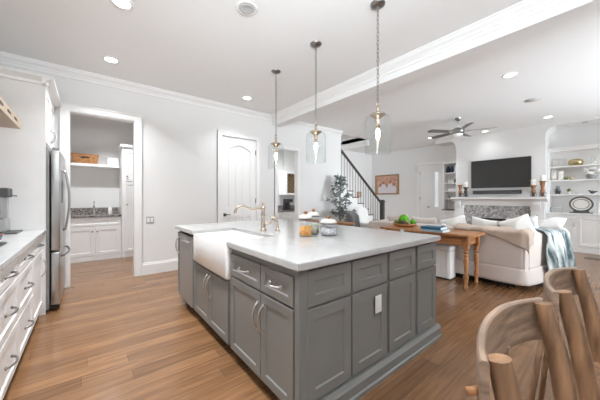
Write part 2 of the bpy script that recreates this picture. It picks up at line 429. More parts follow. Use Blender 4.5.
# wall behind the camera, with windows invented to let daylight in
b = MB(); xs = XL
for (x0, x1, z0, z1) in WIN:
    b.box(xs, x0, YF - 0.12, YF, 0, CEIL); b.box(x0, x1, YF - 0.12, YF, 0, z0); b.box(x0, x1, YF - 0.12, YF, z1, CEIL); xs = x1
b.box(xs, XR, YF - 0.12, YF, 0, CEIL)
struct(b.done('wall_front', 'bouncecut'))
for k, (x0, x1, z0, z1) in enumerate(WIN):
    b = MB().plate([(x0, z0), (x1, z0), (x1, z1), (x0, z1)], [[(x0 + 0.05, z0 + 0.05), ((x0 + x1) / 2 - 0.02, z0 + 0.05), ((x0 + x1) / 2 - 0.02, z1 - 0.05), (x0 + 0.05, z1 - 0.05)],
                   [((x0 + x1) / 2 + 0.02, z0 + 0.05), (x1 - 0.05, z0 + 0.05), (x1 - 0.05, z1 - 0.05), ((x0 + x1) / 2 + 0.02, z1 - 0.05)]], YF - 0.09, YF - 0.04)
    struct(b.done('invented_window_%d' % (k + 1), 'trim'))  # frames of the unseen openings invented for the daylight lamps
# fireplace-side wall
b = MB()
b.box(XR, XR + 0.12, YF, 3.93, 0, CEIL); b.box(XR, XR + 0.12, 3.93, 4.70, 2.42, CEIL); b.box(XR, XR + 0.12, 4.70, 6.87, 0, CEIL)
struct(b.done('wall_right', 'wall'))
# chimney breast, widening to the soffit in a quarter round on each side
def qr(cy, cz, r, s):
    return [(cy + s * r * (1 - math.cos(a)), cz + r * math.sin(a)) for a in [PI / 2 * k / 8 for k in range(9)]]
prof = [(1.27, 0), (3.3, 0)] + qr(3.3, 2.80, 0.2, 1) + [(3.9, 3.0), (3.9, CEIL), (-0.75, CEIL), (-0.75, 3.0)] + qr(1.27, 2.80, 0.2, -1)[::-1]
struct(MB().prism(prof, 'x', 8.75, XR).done('wall_fireplace', 'wall'))
# stair wall and well above the stairs
struct(MB().box(5.15, XR, 6.75, 6.87, 0, CEIL).done('wall_stair', 'wall'))
b = MB()
b.box(6.8, 6.9, 5.1, 6.75, 2.9, 4.7); b.box(5.05, 5.15, 5.1, 6.75, CEIL, 4.7); b.box(5.05, 6.9, 6.75, 6.87, CEIL + .12, 4.7); b.box(5.05, 6.9, 5.0, 5.1, CEIL + .12, 4.7); b.box(5.0, 6.95, 5.0, 6.87, 4.7, 4.8)
struct(b.done('wall_stairwell', 'wall'))
# pantry and butler rooms
b = MB(); b.box(-0.98, 1.75, 7.35, 7.47, 0, CEIL); b.box(-0.98, -0.86, YB + .12, 7.35, 0, CEIL); b.box(1.63, 1.75, YB + .12, 7.35, 0, CEIL)
struct(b.done('wall_pantry', 'wall'))
b = MB(); b.box(2.98, 5.15, 6.5, 6.62, 0, CEIL); b.box(2.98, 3.10, YB + .12, 6.5, 0, CEIL); b.box(5.05, 5.15, YB + .12, 6.5, 0, CEIL)
struct(b.done('wall_butler', 'wall'))
# beams
struct(MB().box(XB0, XB1, YF, YB, 2.87, CEIL).done('trim_2', 'ceil'))


def crown(n, p0, p1, nrm, z=CEIL, s=1.0):
    """crown moulding along p0-p1 (in plan), nrm pointing into the room"""
    pr = [(0, 0), (0.115, 0), (0.115, -0.018), (0.10, -0.022), (0.088, -0.05), (0.06, -0.072), (0.042, -0.09), (0.036, -0.106), (0.020, -0.110), (0.020, -0.15), (0.012, -0.158), (0, -0.158)]
    pr = [(a * s, c * s) for a, c in pr]
    bb = MB(); A = []; B = []
    for o_, d_ in pr:
        A.append(bb.bm.verts.new((p0[0] + nrm[0] * o_, p0[1] + nrm[1] * o_, z + d_))); B.append(bb.bm.verts.new((p1[0] + nrm[0] * o_, p1[1] + nrm[1] * o_, z + d_)))
    k = len(pr)
    for i in range(k): bb.bm.faces.new([A[i], A[(i + 1) % k], B[(i + 1) % k], B[i]])
    bb.bm.faces.new(A[::-1]); bb.bm.faces.new(B)
    struct(bb.done('trim_%d' % n, 'trim'))


crown(4, (XL, YB), (XB0, YB), (0, -1), s=0.8)
crown(5, (XB0, YF), (XB0, YB), (-1, 0), s=0.8)
crown(6, (XL, YF), (XL, YB), (1, 0), s=0.8)
crown(7, (XB1, YB), (5.45, YB), (0, -1), s=0.75)


def casing(n, x0, x1, z1, y, wd=0.09, t=0.022, dirn=-1):
    o = [(x0 - wd, 0), (x0, 0), (x0, z1), (x1, z1), (x1, 0), (x1 + wd, 0), (x1 + wd, z1 + wd), (x0 - wd, z1 + wd)]
    bb = MB().prism(o, 'y', y, y + dirn * t)
    i2 = [(x0 - wd, 0), (x0 - wd + .02, 0), (x0 - wd + .02, z1 + wd - .02), (x1 + wd - .02, z1 + wd - .02), (x1 + wd - .02, 0), (x1 + wd, 0), (x1 + wd, z1 + wd), (x0 - wd, z1 + wd)]
    bb.prism(i2, 'y', y, y + dirn * (t + .012))
    struct(bb.done('trim_%d' % n, 'trim'))


casing(8, -0.212, 0.595, 2.505, YB)
casing(9, 2.035, 2.795, 2.485, YB)
casing(10, 3.335, 3.915, 2.38, YB, 0.075)
# door linings
b = MB(); b.prism([(-0.217, 0), (-0.197, 0), (-0.197, 2.49), (0.58, 2.49), (0.58, 0), (0.60, 0), (0.60, 2.51), (-0.217, 2.51)], 'y', YB - .01, YB + .13)
struct(b.done('trim_11', 'trim'))
b = MB()
for x0, x1 in ((0.685, 1.945), (2.885, 3.26), (3.99, 5.45)):
    b.prism([(YB, 0), (YB - .018, 0), (YB - .018, .16), (YB - .010, .175), (YB - .010, .19), (YB, .195)], 'x', x0, x1)
struct(b.done('baseboard_back', 'trim'))
b = MB().prism([(7.35, 0), (7.332, 0), (7.332, .18), (7.35, .19)], 'x', -0.86, 1.63)
struct(b.done('baseboard_pantry', 'trim'))
b = MB().prism([(XR, 0), (XR - .018, 0), (XR - .018, .17), (XR, .19)], 'y', 4.79, 6.75)
struct(b.done('baseboard_right', 'trim'))


# door_1: closed two-panel door with an arched upper panel
W_, H_ = 0.76, 2.48
d1 = MB()
hole1 = arc_rect(0.13, W_ - 0.13, 1.06, H_ - 0.15, 0.10)
hole2 = [(0.13, 0.24), (W_ - 0.13, 0.24), (W_ - 0.13, 0.88), (0.13, 0.88)]
d1.plate([(0, 0.012), (W_, 0.012), (W_, H_), (0, H_)], [hole1, hole2], 0, 0.04)
d1.plate(arc_rect(0.115, W_ - 0.115, 1.045, H_ - 0.135, 0.10), [], 0.026, 0.038)
d1.box(0.115, W_ - 0.115, 0.026, 0.038, 0.225, 0.895)
for k in range(3):
    pw = (W_ - 0.30) / 3; x_ = 0.15 + k * pw
    d1.box(x_ + 0.006, x_ + pw - 0.006, 0.014, 0.03, 1.08, H_ - 0.27, 0.004)
    d1.box(x_ + 0.006, x_ + pw - 0.006, 0.014, 0.03, 0.26, 0.86, 0.004)
dr = struct(d1.done('door_1', 'trim', loc=(2.035, YB + 0.012, 0)))
hb = MB().tube([(0.07, 0, 0.93), (0.07, -0.05, 0.93)], 0.011, 10).tube([(0.065, -0.045, 0.93), (0.11, -0.05, 0.935), (0.17, -0.045, 0.93)], [0.011, 0.009, 0.007], 8)
hb.tube([(0.07, 0.0, 0.93), (0.07, -0.010, 0.93)], 0.032, 16)
hb.done('door_handle', 'bronze', dr, True)
for z in (0.3, 1.2, 2.22):
    MB().box(W_ - 0.012, W_ + 0.012, -0.014, 0.01, z - .05, z + .05, .003).done('hinge', 'bronze', dr)

# door_2: the pair of leaves in the fireplace-side wall, one with a narrow glass light
wl = 0.385
def leaf(glazed):
    bb = MB(); holes = [[(wl / 2 - 0.06, 0.95), (wl / 2 + 0.06, 0.95), (wl / 2 + 0.06, 2.16), (wl / 2 - 0.06, 2.16)]] if glazed else [arc_rect(0.07, wl - 0.07, 0.98, 2.25, 0.05), arc_rect(0.07, wl - 0.07, 0.2, 0.86, 0.03)]
    bb.plate([(0, 0.01), (wl, 0.01), (wl, 2.42), (0, 2.42)], holes, 0, 0.035)
    if not glazed: bb.plate([(0.06, 0.18), (wl - .06, 0.18), (wl - .06, 2.3), (0.06, 2.3)], [], 0.012, 0.03)
    return bb
d2 = struct(leaf(False).done('door_2', 'trim', loc=(XR + 0.02, 4.70, 0), rz=-PI / 2))
MB().tube([(0.335, 0, 0.95), (0.335, -0.06, 0.95)], 0.012, 8).sphere((0.335, -0.065, 0.95), 0.028, 12, 8).done('door_knob', 'bronze', d2, True)
for z in (0.3, 1.25, 2.15): MB().box(-0.012, 0.012, -0.012, 0.01, z - .05, z + .05, .003).done('hinge', 'bronze', d2)
d3 = struct(leaf(True).done('door_3', 'trim', loc=(XR + 0.02, 4.315, 0), rz=-PI / 2))
MB().box(wl / 2 - 0.065, wl / 2 + 0.065, 0.014, 0.018, 0.945, 2.165).done('pane', 'glass', d3)
o_ = [(3.84, 0), (3.93, 0), (3.93, 2.42), (4.70, 2.42), (4.70, 0), (4.79, 0), (4.79, 2.51), (3.84, 2.51)]
struct(MB().prism(o_, 'x', XR, XR - 0.025).done('trim_12', 'trim'))

# ================================================================== ISLAND
FX = 0.865          # face of the sink side, looking towards -x
FY = 1.09           # face of the panelled end, looking towards -y
RA = -PI / 2        # local x runs towards -y, local -y looks towards -x


def cab_body(parent, w, h, d, m, kick=0.09, top=0.87):
    """carcass behind y=0.. d; toe kick recessed"""
    MB().box(0, w, 0, d, kick, top).done('body', m, parent)
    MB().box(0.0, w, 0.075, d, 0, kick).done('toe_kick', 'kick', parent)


# near cabinet on the sink side: two drawers over two doors
t = thing('island_cabinet', 'grey island cabinet with two drawers above two doors, right of the farmhouse sink', 'cabinet', (FX + 0.02, 1.953, 0), RA)
cab_body(t, 0.823, 0, 0.58, 'grey')
front('drawer', t, 0.012, 0.665, 0.455, 0.165, 'grey', 'h', 0.13, 0.045)
front('drawer', t, 0.475, 0.665, 0.340, 0.165, 'grey', 'h', 0.12, 0.045)
front('door', t, 0.012, 0.095, 0.455, 0.555, 'grey', 'v', 0.17, 0.055, hx=0.425, hz=0.40)
front('door', t, 0.475, 0.095, 0.340, 0.555, 'grey', 'v', 0.17, 0.055, hx=0.03, hz=0.40)
# sink cabinet
t = thing('sink_cabinet', 'grey cabinet with two doors under the white farmhouse sink', 'cabinet', (FX + 0.02, 2.85, 0), RA)
MB().box(0, 0.88, 0, 0.58, 0.09, 0.60).done('body', 'grey', t)
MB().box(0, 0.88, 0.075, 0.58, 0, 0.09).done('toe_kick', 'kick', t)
front('door', t, 0.012, 0.095, 0.422, 0.49, 'grey', 'v', 0.19, 0.055, hx=0.395, hz=0.36)
front('door', t, 0.440, 0.095, 0.422, 0.49, 'grey', 'v', 0.19, 0.055, hx=0.028, hz=0.36)
# dishwasher
t = thing('dishwasher', 'grey flat-fronted dishwasher in the island left of the sink', 'dishwasher', (FX + 0.02, 3.36, 0), RA)
MB().box(0.0, 0.50, 0, 0.58, 0.09, 0.87).done('body', 'gap', t)
MB().box(0.006, 0.494, -0.03, -0.002, 0.10, 0.845, 0.004).done('door', 'dishw', t)
MB().tube([(0.20, -0.03, 0.78), (0.20, -0.05, 0.785), (0.42, -0.05, 0.785), (0.42, -0.03, 0.78)], 0.008, 8).done('handle', 'nickel', t, True)
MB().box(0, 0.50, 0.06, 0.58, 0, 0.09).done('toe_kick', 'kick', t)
# narrow cabinet at the far end
t = thing('pull_out_cabinet', 'narrow grey pull-out at the far end of the island beside the dishwasher', 'cabinet', (FX + 0.02, 3.475, 0), RA)
cab_body(t, 0.11, 0, 0.58, 'grey')
front('door', t, 0.004, 0.095, 0.102, 0.75, 'grey', 'v', 0.19, 0.022, hz=0.60)
# panelled end and back
t = thing('island_end_cabinet', 'grey panelled end of the island facing the chairs, four bays wide', 'cabinet', (0.905, FY + 0.02, 0))
b = MB().box(0.0, 1.555, 0.0, 0.02, 0.0, 0.88)
b.box(-0.035, 0.03, -0.018, 0.02, 0.09, 0.88, 0.004)
b.done('body', 'grey', t)
bays = [(0.022, 0.384), (0.398, 0.776), (0.812, 1.18), (1.222, 1.552)]
for k, (a, c) in enumerate(bays):
    front('drawer', t, a, 0.66, c - a, 0.20, 'grey', stile=0.06)
    dd = front('door', t, a, 0.13, c - a, 0.515, 'grey', stile=0.062)
    if k == 1:
        pl = MB().box(0.235, 0.305, -0.006, 0.0, 0.335, 0.455, 0.003).done('outlet_plate', 'plastic', dd)
        b = MB()
        for z in (0.372, 0.418): b.box(0.253, 0.287, -0.009, -0.005, z - .016, z + .016, .004)
        b.done('socket', 'plastic', pl)
b = MB().prism([(0.0, 0), (-0.052, 0), (-0.052, 0.022), (-0.042, 0.03), (-0.042, 0.085), (-0.032, 0.098), (-0.024, 0.112), (0.0, 0.115)], 'x', -0.02, 1.60)
b.done('base_moulding', 'grey', t)
t = thing('island_back_cabinet', 'grey far half of the island under the worktop, facing the console table', 'cabinet', (2.46, FY + 0.045, 0), PI / 2)
MB().box(0, 2.34, 0, 0.985, 0.0, 0.88).done('body', 'grey', t)
for k in range(4): front('door', t, 0.02 + 0.58 * k, 0.13, 0.56, 0.73, 'grey', stile=0.065, y=0.008)
# worktop, notched for the apron sink
cx0, cx1, cy0, cy1 = 0.835, 2.47, 1.055, 3.505
poly = [(cx0, cy0), (cx1, cy0), (cx1, cy1), (cx0, cy1), (cx0, 2.808), (1.30, 2.808), (1.30, 1.952), (cx0, 1.952)]
b = MB().prism(poly, 'z', 0.882, 0.922)
bmesh.ops.bevel(b.bm, geom=[e for e in b.bm.edges], offset=0.004, segments=2, affect='EDGES')
tag(b.done('countertop', 'quartz'), 'white quartz worktop on the grey island, notched around the sink', 'countertop')
# farmhouse sink
t = thing('farmhouse_sink', 'white farmhouse apron sink set in the side of the island', 'sink', (0.838, 1.957, 0.617))
b = MB(); L, D, Hh, th = 0.845, 0.455, 0.278, 0.026
bm = b.bm
def rr(x0, x1, y0, y1, z, r=0.03, n=5):
    pts = []
    for (cx, cy, a0) in ((x1 - r, y1 - r, 0), (x0 + r, y1 - r, PI / 2), (x0 + r, y0 + r, PI), (x1 - r, y0 + r, 1.5 * PI)):
        for k in range(n + 1):
            a = a0 + PI / 2 * k / n; pts.append(bm.verts.new((cx + r * math.cos(a), cy + r * math.sin(a), z)))
    return pts
R_ = [rr(0.012, D - .012, 0.012, L - .012, 0, .03), rr(0.0, D, 0.0, L, 0.018, .03), rr(0, D, 0, L, Hh - .014, .03), rr(0.007, D - .007, 0.007, L - .007, Hh, .028),
      rr(th, D - th, th, L - th, Hh, .03), rr(th + .006, D - th - .006, th + .006, L - th - .006, Hh - .012, .03), rr(th + .012, D - th - .012, th + .012, L - th - .012, 0.06, .03), rr(th + .03, D - th - .03, th + .03, L - th - .03, 0.04, .03)]
for a, c in zip(R_, R_[1:]):
    k = len(a)
    for i in range(k): bm.faces.new([a[i], a[(i + 1) % k], c[(i + 1) % k], c[i]])
bm.faces.new(R_[0][::-1]); bm.faces.new(R_[-1])
b.done('basin', 'fireclay', t, 'auto')
MB().lathe([(0, 0), (0.045, 0), (0.045, 0.006), (0.03, 0.008), (0, 0.004)], (0.25, 0.44), 20, 0.040).done('drain', 'nickel', t, True)
# bridge-style faucet
t = thing('kitchen_faucet', 'nickel faucet with a curved swan spout behind the farmhouse sink', 'faucet', (1.41, 2.36, 0.922))
MB().lathe([(0.034, 0), (0.034, 0.012), (0.026, 0.02), (0.022, 0.05), (0.027, 0.07), (0.022, 0.09), (0.017, 0.11), (0.017, 0.15), (0.024, 0.16), (0.017, 0.175), (0.017, 0.215), (0.024, 0.225), (0.024, 0.245), (0.012, 0.255), (0.009, 0.275), (0.013, 0.285), (0, 0.295)], seg=20).done('body', 'warmnickel', t, True)
sp = [(0, 0, 0.23), (-0.05, 0.015, 0.235), (-0.10, 0.03, 0.225), (-0.15, 0.045, 0.235), (-0.19, 0.055, 0.258), (-0.225, 0.066, 0.262), (-0.255, 0.075, 0.245), (-0.268, 0.08, 0.21), (-0.27, 0.08, 0.18)]
MB().tube(sp, [0.014, 0.013, 0.012, 0.012, 0.012, 0.012, 0.013, 0.014, 0.016], 12).done('spout', 'warmnickel', t, True)
MB().tube([(0.0, 0.0, 0.065), (0.03, -0.02, 0.07), (0.055, -0.04, 0.075), (0.075, -0.05, 0.105), (0.085, -0.06, 0.12)], [0.014, 0.014, 0.012, 0.009, 0.011], 10).done('handle', 'warmnickel', t, True)
t = thing('side_sprayer', 'nickel side sprayer standing right of the swan-necked faucet', 'faucet', (1.515, 2.25, 0.922))
MB().lathe([(0.026, 0), (0.026, 0.01), (0.016, 0.018), (0.013, 0.05), (0.016, 0.06), (0.0, 0.062)], seg=16).done('base', 'warmnickel', t, True)
MB().tube([(0, 0, 0.055), (-0.004, 0.004, 0.09), (-0.014, 0.012, 0.125), (-0.03, 0.03, 0.14), (-0.055, 0.05, 0.135)], [0.011, 0.013, 0.015, 0.017, 0.013], 10).done('spray_head', 'warmnickel', t, True)


# jars on the island
def jar(loc, r, h, filling, fh, label, knobm='honey'):
    t = thing('canister_jar', label, 'jar', loc, group=None)
    pr = [(0, 0.0), (r * .94, 0.0), (r, 0.006), (r, h * .92), (r * .96, h), (r * .94, h), (r * .97, h * .91), (r * .97, 0.01), (0, 0.009)]
    MB().lathe(pr, seg=28).done('jar_body', 'jar', t, True)
    f = MB().lathe([(0, 0.011), (r * .93, 0.011), (r * .95, fh * .5), (r * .93, fh), (r * .5, fh + 0.010), (0, fh + .004)], seg=24)
    f.done('filling', filling, t, True)
    MB().lathe([(r * 1.03, 0), (r * 1.03, 0.008), (0, 0.008)], seg=28, z0=h).done('rim_band', 'iron', t)
    l = MB().lathe([(r * 1.0, 0.008), (r * .98, 0.022), (r * .80, 0.036), (r * .4, 0.044), (0, 0.046)], seg=28, z0=h).done('lid', 'creamer', t, True)
    MB().lathe([(0.012, 0), (0.010, 0.008), (0.018, 0.016), (0.016, 0.026), (0, 0.030)], seg=16, z0=h + .044).done('knob', knobm, l, True)


jar((1.49, 1.775, 0.922), 0.057, 0.150, 'cereal', 0.085, 'glass jar of orange cereal with a white domed lid, leftmost on the island')
jar((1.64, 1.84, 0.922), 0.055, 0.165, 'mints', 0.09, 'glass jar of green and white sweets with white lid, behind the cereal jar')
jar((1.70, 1.70, 0.922), 0.075, 0.105, 'silver', 0.065, 'short wide glass jar with pale silver filling and white lid, rightmost jar on island')
tag(MB().lathe([(0, 0), (0.034, 0), (0.040, 0.02), (0.042, 0.10), (0.036, 0.12), (0.028, 0.126), (0, 0.128)], seg=20).done('candle_pot', 'box', None, True, (1.95, 2.03, 0.922)), 'small dark grey pot behind the glass jars on the island', 'pot')

# ================================================================== LEFT KITCHEN RUN
LX = -0.37
RL = PI / 2


def base_three(y0, w, label):
    t = thing('base_cabinet', label, 'cabinet', (LX - 0.02, y0, 0), RL)
    cab_body(t, w, 0, 0.63, 'cab', 0.12, 0.88)
    for z, h in ((0.735, 0.13), (0.44, 0.28), (0.13, 0.295)): front('drawer', t, 0.008, z, w - 0.016, h, 'cab', 'h', 0.16, 0.045, hm='pewter')
    return t


base_three(2.03, 0.585, 'white three-drawer cabinet under the cooktop at the left frame edge')
base_three(2.62, 0.62, 'white three-drawer cabinet between cooktop cabinet and the one with a door')
t = thing('base_cabinet', 'white base cabinet with one drawer and a tall door, next to the refrigerator panel', 'cabinet', (LX - 0.02, 3.245, 0), RL)
cab_body(t, 0.69, 0, 0.63, 'cab', 0.12, 0.88)
front('drawer', t, 0.008, 0.735, 0.62, 0.13, 'cab', 'h', 0.13, 0.045, hm='pewter')
front('door', t, 0.008, 0.13, 0.62, 0.59, 'cab', 'v', 0.18, 0.055, hx=0.50, hz=0.42, hm='nickel')
b = MB().box(XL + 0.003, -0.345, 2.0, 3.94, 0.885, 0.922, 0.004)
tag(b.done('countertop', 'quartz'), 'white worktop along the left wall up to the refrigerator panel', 'countertop')
t = thing('upper_cabinet', 'white cabinet over the refrigerator with tall side panel and crown moulding', 'cabinet', (-0.375, 3.972, 0), RL)
MB().box(0, 0.975, 0, 0.655, 1.86, 2.47).done('body', 'cab', t)
front('door', t, 0.006, 1.875, 0.478, 0.575, 'cab', 'v', 0.15, 0.055, hx=0.445, hz=0.14)
front('door', t, 0.490, 1.875, 0.478, 0.575, 'cab', 'v', 0.15, 0.055, hx=0.033, hz=0.14)
b = MB().prism([(0.0, 2.472), (-0.024, 2.472), (-0.03, 2.50), (-0.065, 2.525), (-0.09, 2.535), (-0.09, 2.555), (0.0, 2.555)], 'x', -0.11, 0.99)
b.prism([(-0.03, 2.472), (-0.054, 2.472), (-0.06, 2.50), (-0.095, 2.525), (-0.115, 2.535), (-0.115, 2.555), (-0.03, 2.555)], 'y', -0.05, 0.66)
b.done('crown_moulding', 'cab', t)
MB().box(-0.027, -0.004, -0.02, 0.662, 0, 2.47, 0.002).done('side_panel', 'cab', t)
# refrigerator
t = thing('refrigerator', 'stainless french-door refrigerator with a bottom freezer drawer', 'refrigerator', (-0.33, 3.985, 0), RL)
FW = 0.93
MB().box(0, FW, 0.0, 0.66, 0.03, 1.80, 0.006).done('body', 'darksteel', t)
MB().box(0.02, FW - .02, 0.04, 0.62, 0.0, 0.03).done('base', 'black', t)
for x0, x1, hx in ((0.004, FW / 2 - .003, FW / 2 - 0.05), (FW / 2 + .003, FW - .004, FW / 2 + 0.05)):
    d = MB().box(x0, x1, -0.09, -0.012, 0.675, 1.79, 0.014, seg=3).done('door', 'steel', t, 'auto')
    pts = [(hx, -0.09, 0.86), (hx, -0.115, 0.88)] + [(hx, -0.115 - 0.035 * math.sin(PI * k / 10), 0.90 + 0.66 * k / 10) for k in range(11)] + [(hx, -0.115, 1.58), (hx, -0.09, 1.60)]
    MB().tube(pts, 0.011, 10).done('handle', 'steel', d, True)
d = MB().box(0.004, FW - .004, -0.09, -0.012, 0.07, 0.655, 0.014, seg=3).done('freezer_drawer', 'steel', t, 'auto')
pts = [(0.08, -0.09, 0.60), (0.10, -0.115, 0.60)] + [(0.11 + (FW - .22) * k / 10, -0.115 - 0.03 * math.sin(PI * k / 10), 0.60) for k in range(11)] + [(FW - .10, -0.115, 0.60), (FW - .08, -0.09, 0.60)]
MB().tube(pts, 0.011, 10).done('handle', 'iron', d, True)
MB().plate([(0.10, 1.20), (0.33, 1.20), (0.33, 1.58), (0.10, 1.58)], [[(0.125, 1.225), (0.305, 1.225), (0.305, 1.46), (0.125, 1.46)]], -0.096, -0.089).done('dispenser_frame', 'darksteel', t)
MB().box(0.125, 0.305, -0.0915, -0.089, 1.225, 1.46).done('dispenser_recess', 'black', t)
MB().box(0.02, 0.10, -0.085, -0.01, 0.03, 0.065, .004).done('foot', 'black', t)
MB().box(0.03, 0.09, -0.08, -0.02, 1.795, 1.825, .005).done('hinge_cover', 'darksteel', t)
# range hood over the cooktop
t = thing('range_hood', 'limed wood range hood on the left wall above the cooktop', 'range hood', (XL, 2.60, 1.905))
b = MB(); V = []
lv = [(0.55, 0.97, 0.0), (0.55, 0.97, 0.085), (0.52, 0.94, 0.10), (0.30, 0.55, 0.55), (0.28, 0.5, 1.17)]
for dx, hy, z in lv: V.append([b.bm.verts.new(p) for p in ((0.005, -hy, z), (dx, -hy, z), (dx, hy, z), (0.005, hy, z))])
for a, c in zip(V, V[1:]):
    for i in range(4): b.bm.faces.new([a[i], a[(i + 1) % 4], c[(i + 1) % 4], c[i]])
b.bm.faces.new(V[0][::-1]); b.bm.faces.new(V[-1])
b.done('hood_body', 'hood', t)
for k in range(7): MB().box(0.549, 0.554, -0.80 + 0.25 * k, -0.70 + 0.25 * k, 0.035, 0.055, .002).done('slot', 'black', t)
pts = [(0.40, 0.72 + 0.03 * math.cos(a), -0.05 + 0.05 * math.sin(a)) for a in [PI * k / 10 for k in range(11)]]
MB().tube([(0.40, 0.75, 0.0)] + [(0.40, 0.72 + 0.03 * math.cos(-PI * k / 10), -0.06 + 0.03 * math.sin(-PI * k / 10)) for k in range(11)] + [(0.40, 0.69, 0.0)], 0.005, 8).done('rail_loop', 'nickel', t, True)
# cooktop and pan
t = thing('cooktop', 'black cooktop set in the worktop by the left frame edge', 'cooktop', (-0.73, 2.50, 0.922))
MB().box(-0.26, 0.26, -0.42, 0.42, 0.0, 0.010, 0.003).done('cook_surface', 'black', t)
b = MB()
for yy in (-0.22, 0.22): b.tube([(0.0 + 0.11 * math.cos(a), yy + 0.11 * math.sin(a), 0.014) for a in [2 * PI * k / 20 for k in range(20)]], 0.005, 6, True)
b.done('grate', 'iron', t, True)
t = thing('saute_pan', 'dark blue pan with a copper brown rim on the cooktop', 'pan', (-0.60, 2.78, 0.939))
MB().lathe([(0, 0), (0.10, 0), (0.125, 0.03), (0.13, 0.06), (0.124, 0.06), (0.118, 0.03), (0.095, 0.008), (0, 0.006)], seg=28).done('pan_body', 'bluepan', t, True)
MB().tube([(0.128 * math.cos(a), 0.128 * math.sin(a), 0.061) for a in [2 * PI * k / 28 for k in range(28)]], 0.007, 8, True).done('rim', 'copper', t, True)
# drinks machine on a tray by the panel
tag(MB().box(-0.86, -0.52, 3.62, 3.90, 0.922, 0.936, 0.004).done('serving_tray', 'iron'), 'flat dark tray beneath the drinks machine by the refrigerator panel', 'tray')
t = thing('drinks_machine', 'steel drinks machine with a clear glass column on the left worktop', 'appliance', (-0.70, 3.76, 0.936))
MB().box(-0.10, 0.10, -0.10, 0.10, 0, 0.13, 0.012).done('base', 'steel', t)
MB().lathe([(0.062, 0.13), (0.062, 0.33), (0.056, 0.33), (0.056, 0.13)], seg=24, cap=False).done('glass_column', 'glass', t, True)
MB().box(0.065, 0.10, -0.035, 0.035, 0.13, 0.33, .006).done('upright', 'steel', t)
MB().box(-0.10, 0.115, -0.10, 0.10, 0.33, 0.42, 0.012).done('head', 'iron', t)
MB().tube([(0.10, 0.0, 0.345), (0.16, 0.0, 0.345)], 0.006, 8).done('lever', 'iron', t, True)

# light switch
t = thing('light_switch', 'double rocker switch plate on the wall right of the pantry doorway', 'switch', (0.805, YB, 0.895))
MB().box(-0.058, 0.058, -0.006, 0, -0.058, 0.058, 0.003).done('switch_plate', 'greyplastic', t)
for s in (-1, 1): MB().box(s * .026 - .017, s * .026 + .017, -0.010, -0.005, -0.034, 0.034, 0.002).done('rocker', 'plastic', t)

# ================================================================== PANTRY
t = thing('pantry_cabinet', 'white two-door cabinet with a false drawer, seen through the pantry doorway', 'cabinet', (-0.42, 6.75, 0))
MB().box(0, 0.98, 0, 0.59, 0.0, 0.875).done('body', 'cab', t)
front('drawer', t, 0.04, 0.70, 0.92, 0.155, 'cab', None, stile=0.04)
front('door', t, 0.04, 0.10, 0.49, 0.575, 'cab', 'knob', hx=0.455, hz=0.485, hm='bronze', stile=0.065)
front('door', t, 0.54, 0.10, 0.42, 0.575, 'cab', 'knob', hx=0.03, hz=0.485, hm='bronze', stile=0.065)
MB().box(0, 0.98, -0.016, 0, 0.0, 0.095, .003).done('plinth', 'cab', t)
t = thing('pantry_counter', 'speckled dark granite counter with upstand in the pantry', 'countertop', (-0.43, 6.71, 0.878))
MB().box(0, 0.985, 0, 0.63, 0, 0.03, 0.003).done('slab', 'granite', t)
MB().box(0, 0.985, 0.61, 0.632, 0.03, 0.17, 0.003).done('upstand', 'granite', t)
t = thing('pantry_faucet', 'slim brass and nickel faucet on the pantry counter', 'faucet', (0.105, 7.10, 0.908))
MB().lathe([(0.028, 0), (0.028, 0.012), (0.016, 0.03), (0.016, 0.16), (0.022, 0.17), (0.012, 0.19), (0.012, 0.26), (0.018, 0.275), (0, 0.29)], seg=16).done('body', 'nickel', t, True)
MB().tube([(0, 0, 0.20), (0, -0.06, 0.23), (0, -0.13, 0.22), (0, -0.16, 0.17)], 0.010, 10).done('spout', 'nickel', t, True)
MB().tube([(0, 0, 0.06), (0.035, 0, 0.075), (0.06, -0.01, 0.11)], 0.008, 8).done('handle', 'nickel', t, True)
t = thing('soap_bottle', 'white soap bottle on the pantry counter right of the faucet', 'bottle', (0.375, 7.0, 0.908))
MB().lathe([(0, 0), (0.036, 0), (0.04, 0.01), (0.038, 0.11), (0.026, 0.15), (0.014, 0.17), (0, 0.17)], seg=18).done('bottle', 'plastic', t, True)
MB().lathe([(0.013, 0.17), (0.013, 0.20), (0, 0.20)], seg=12).tube([(0, 0, 0.195), (0, -0.03, 0.20), (0, -0.045, 0.192)], 0.006, 8).done('pump', 'plastic', t, True)
tag(MB().box(-0.855, 0.545, 7.03, 7.345, 1.92, 1.975, 0.004).done('wall_shelf', 'trim'), 'thick white floating shelf across the pantry back wall', 'shelf')
t = thing('woven_basket', 'brown woven rectangular basket on the pantry shelf', 'basket', (-0.04, 7.17, 1.976))
b = MB(); V = []
for hx, hy, z in ((0.20, 0.11, 0.0), (0.225, 0.125, 0.19), (0.232, 0.13, 0.20), (0.21, 0.115, 0.20), (0.19, 0.10, 0.02)):
    V.append([b.bm.verts.new(p) for p in ((-hx, -hy, z), (hx, -hy, z), (hx, hy, z), (-hx, hy, z))])
for a, c in zip(V, V[1:]):
    for i in range(4): b.bm.faces.new([a[i], a[(i + 1) % 4], c[(i + 1) % 4], c[i]])
b.bm.faces.new(V[0][::-1]); b.bm.faces.new(V[-1])
b.done('basket_body', 'basket', t)
MB().tube([(-0.06 + .12 * k / 8, -0.124, 0.125 + 0.012 * math.sin(PI * k / 8)) for k in range(9)], 0.014, 8).done('handle', 'plum', t, True)
t = thing('storage_box', 'small white lidded box on the pantry shelf right of the basket', 'box', (0.43, 7.17, 1.976))
MB().box(-0.10, 0.10, -0.08, 0.08, 0, 0.14, 0.006).done('box_body', 'plastic', t)
MB().box(-0.105, 0.105, -0.085, 0.085, 0.14, 0.165, 0.006).done('lid', 'plastic', t)
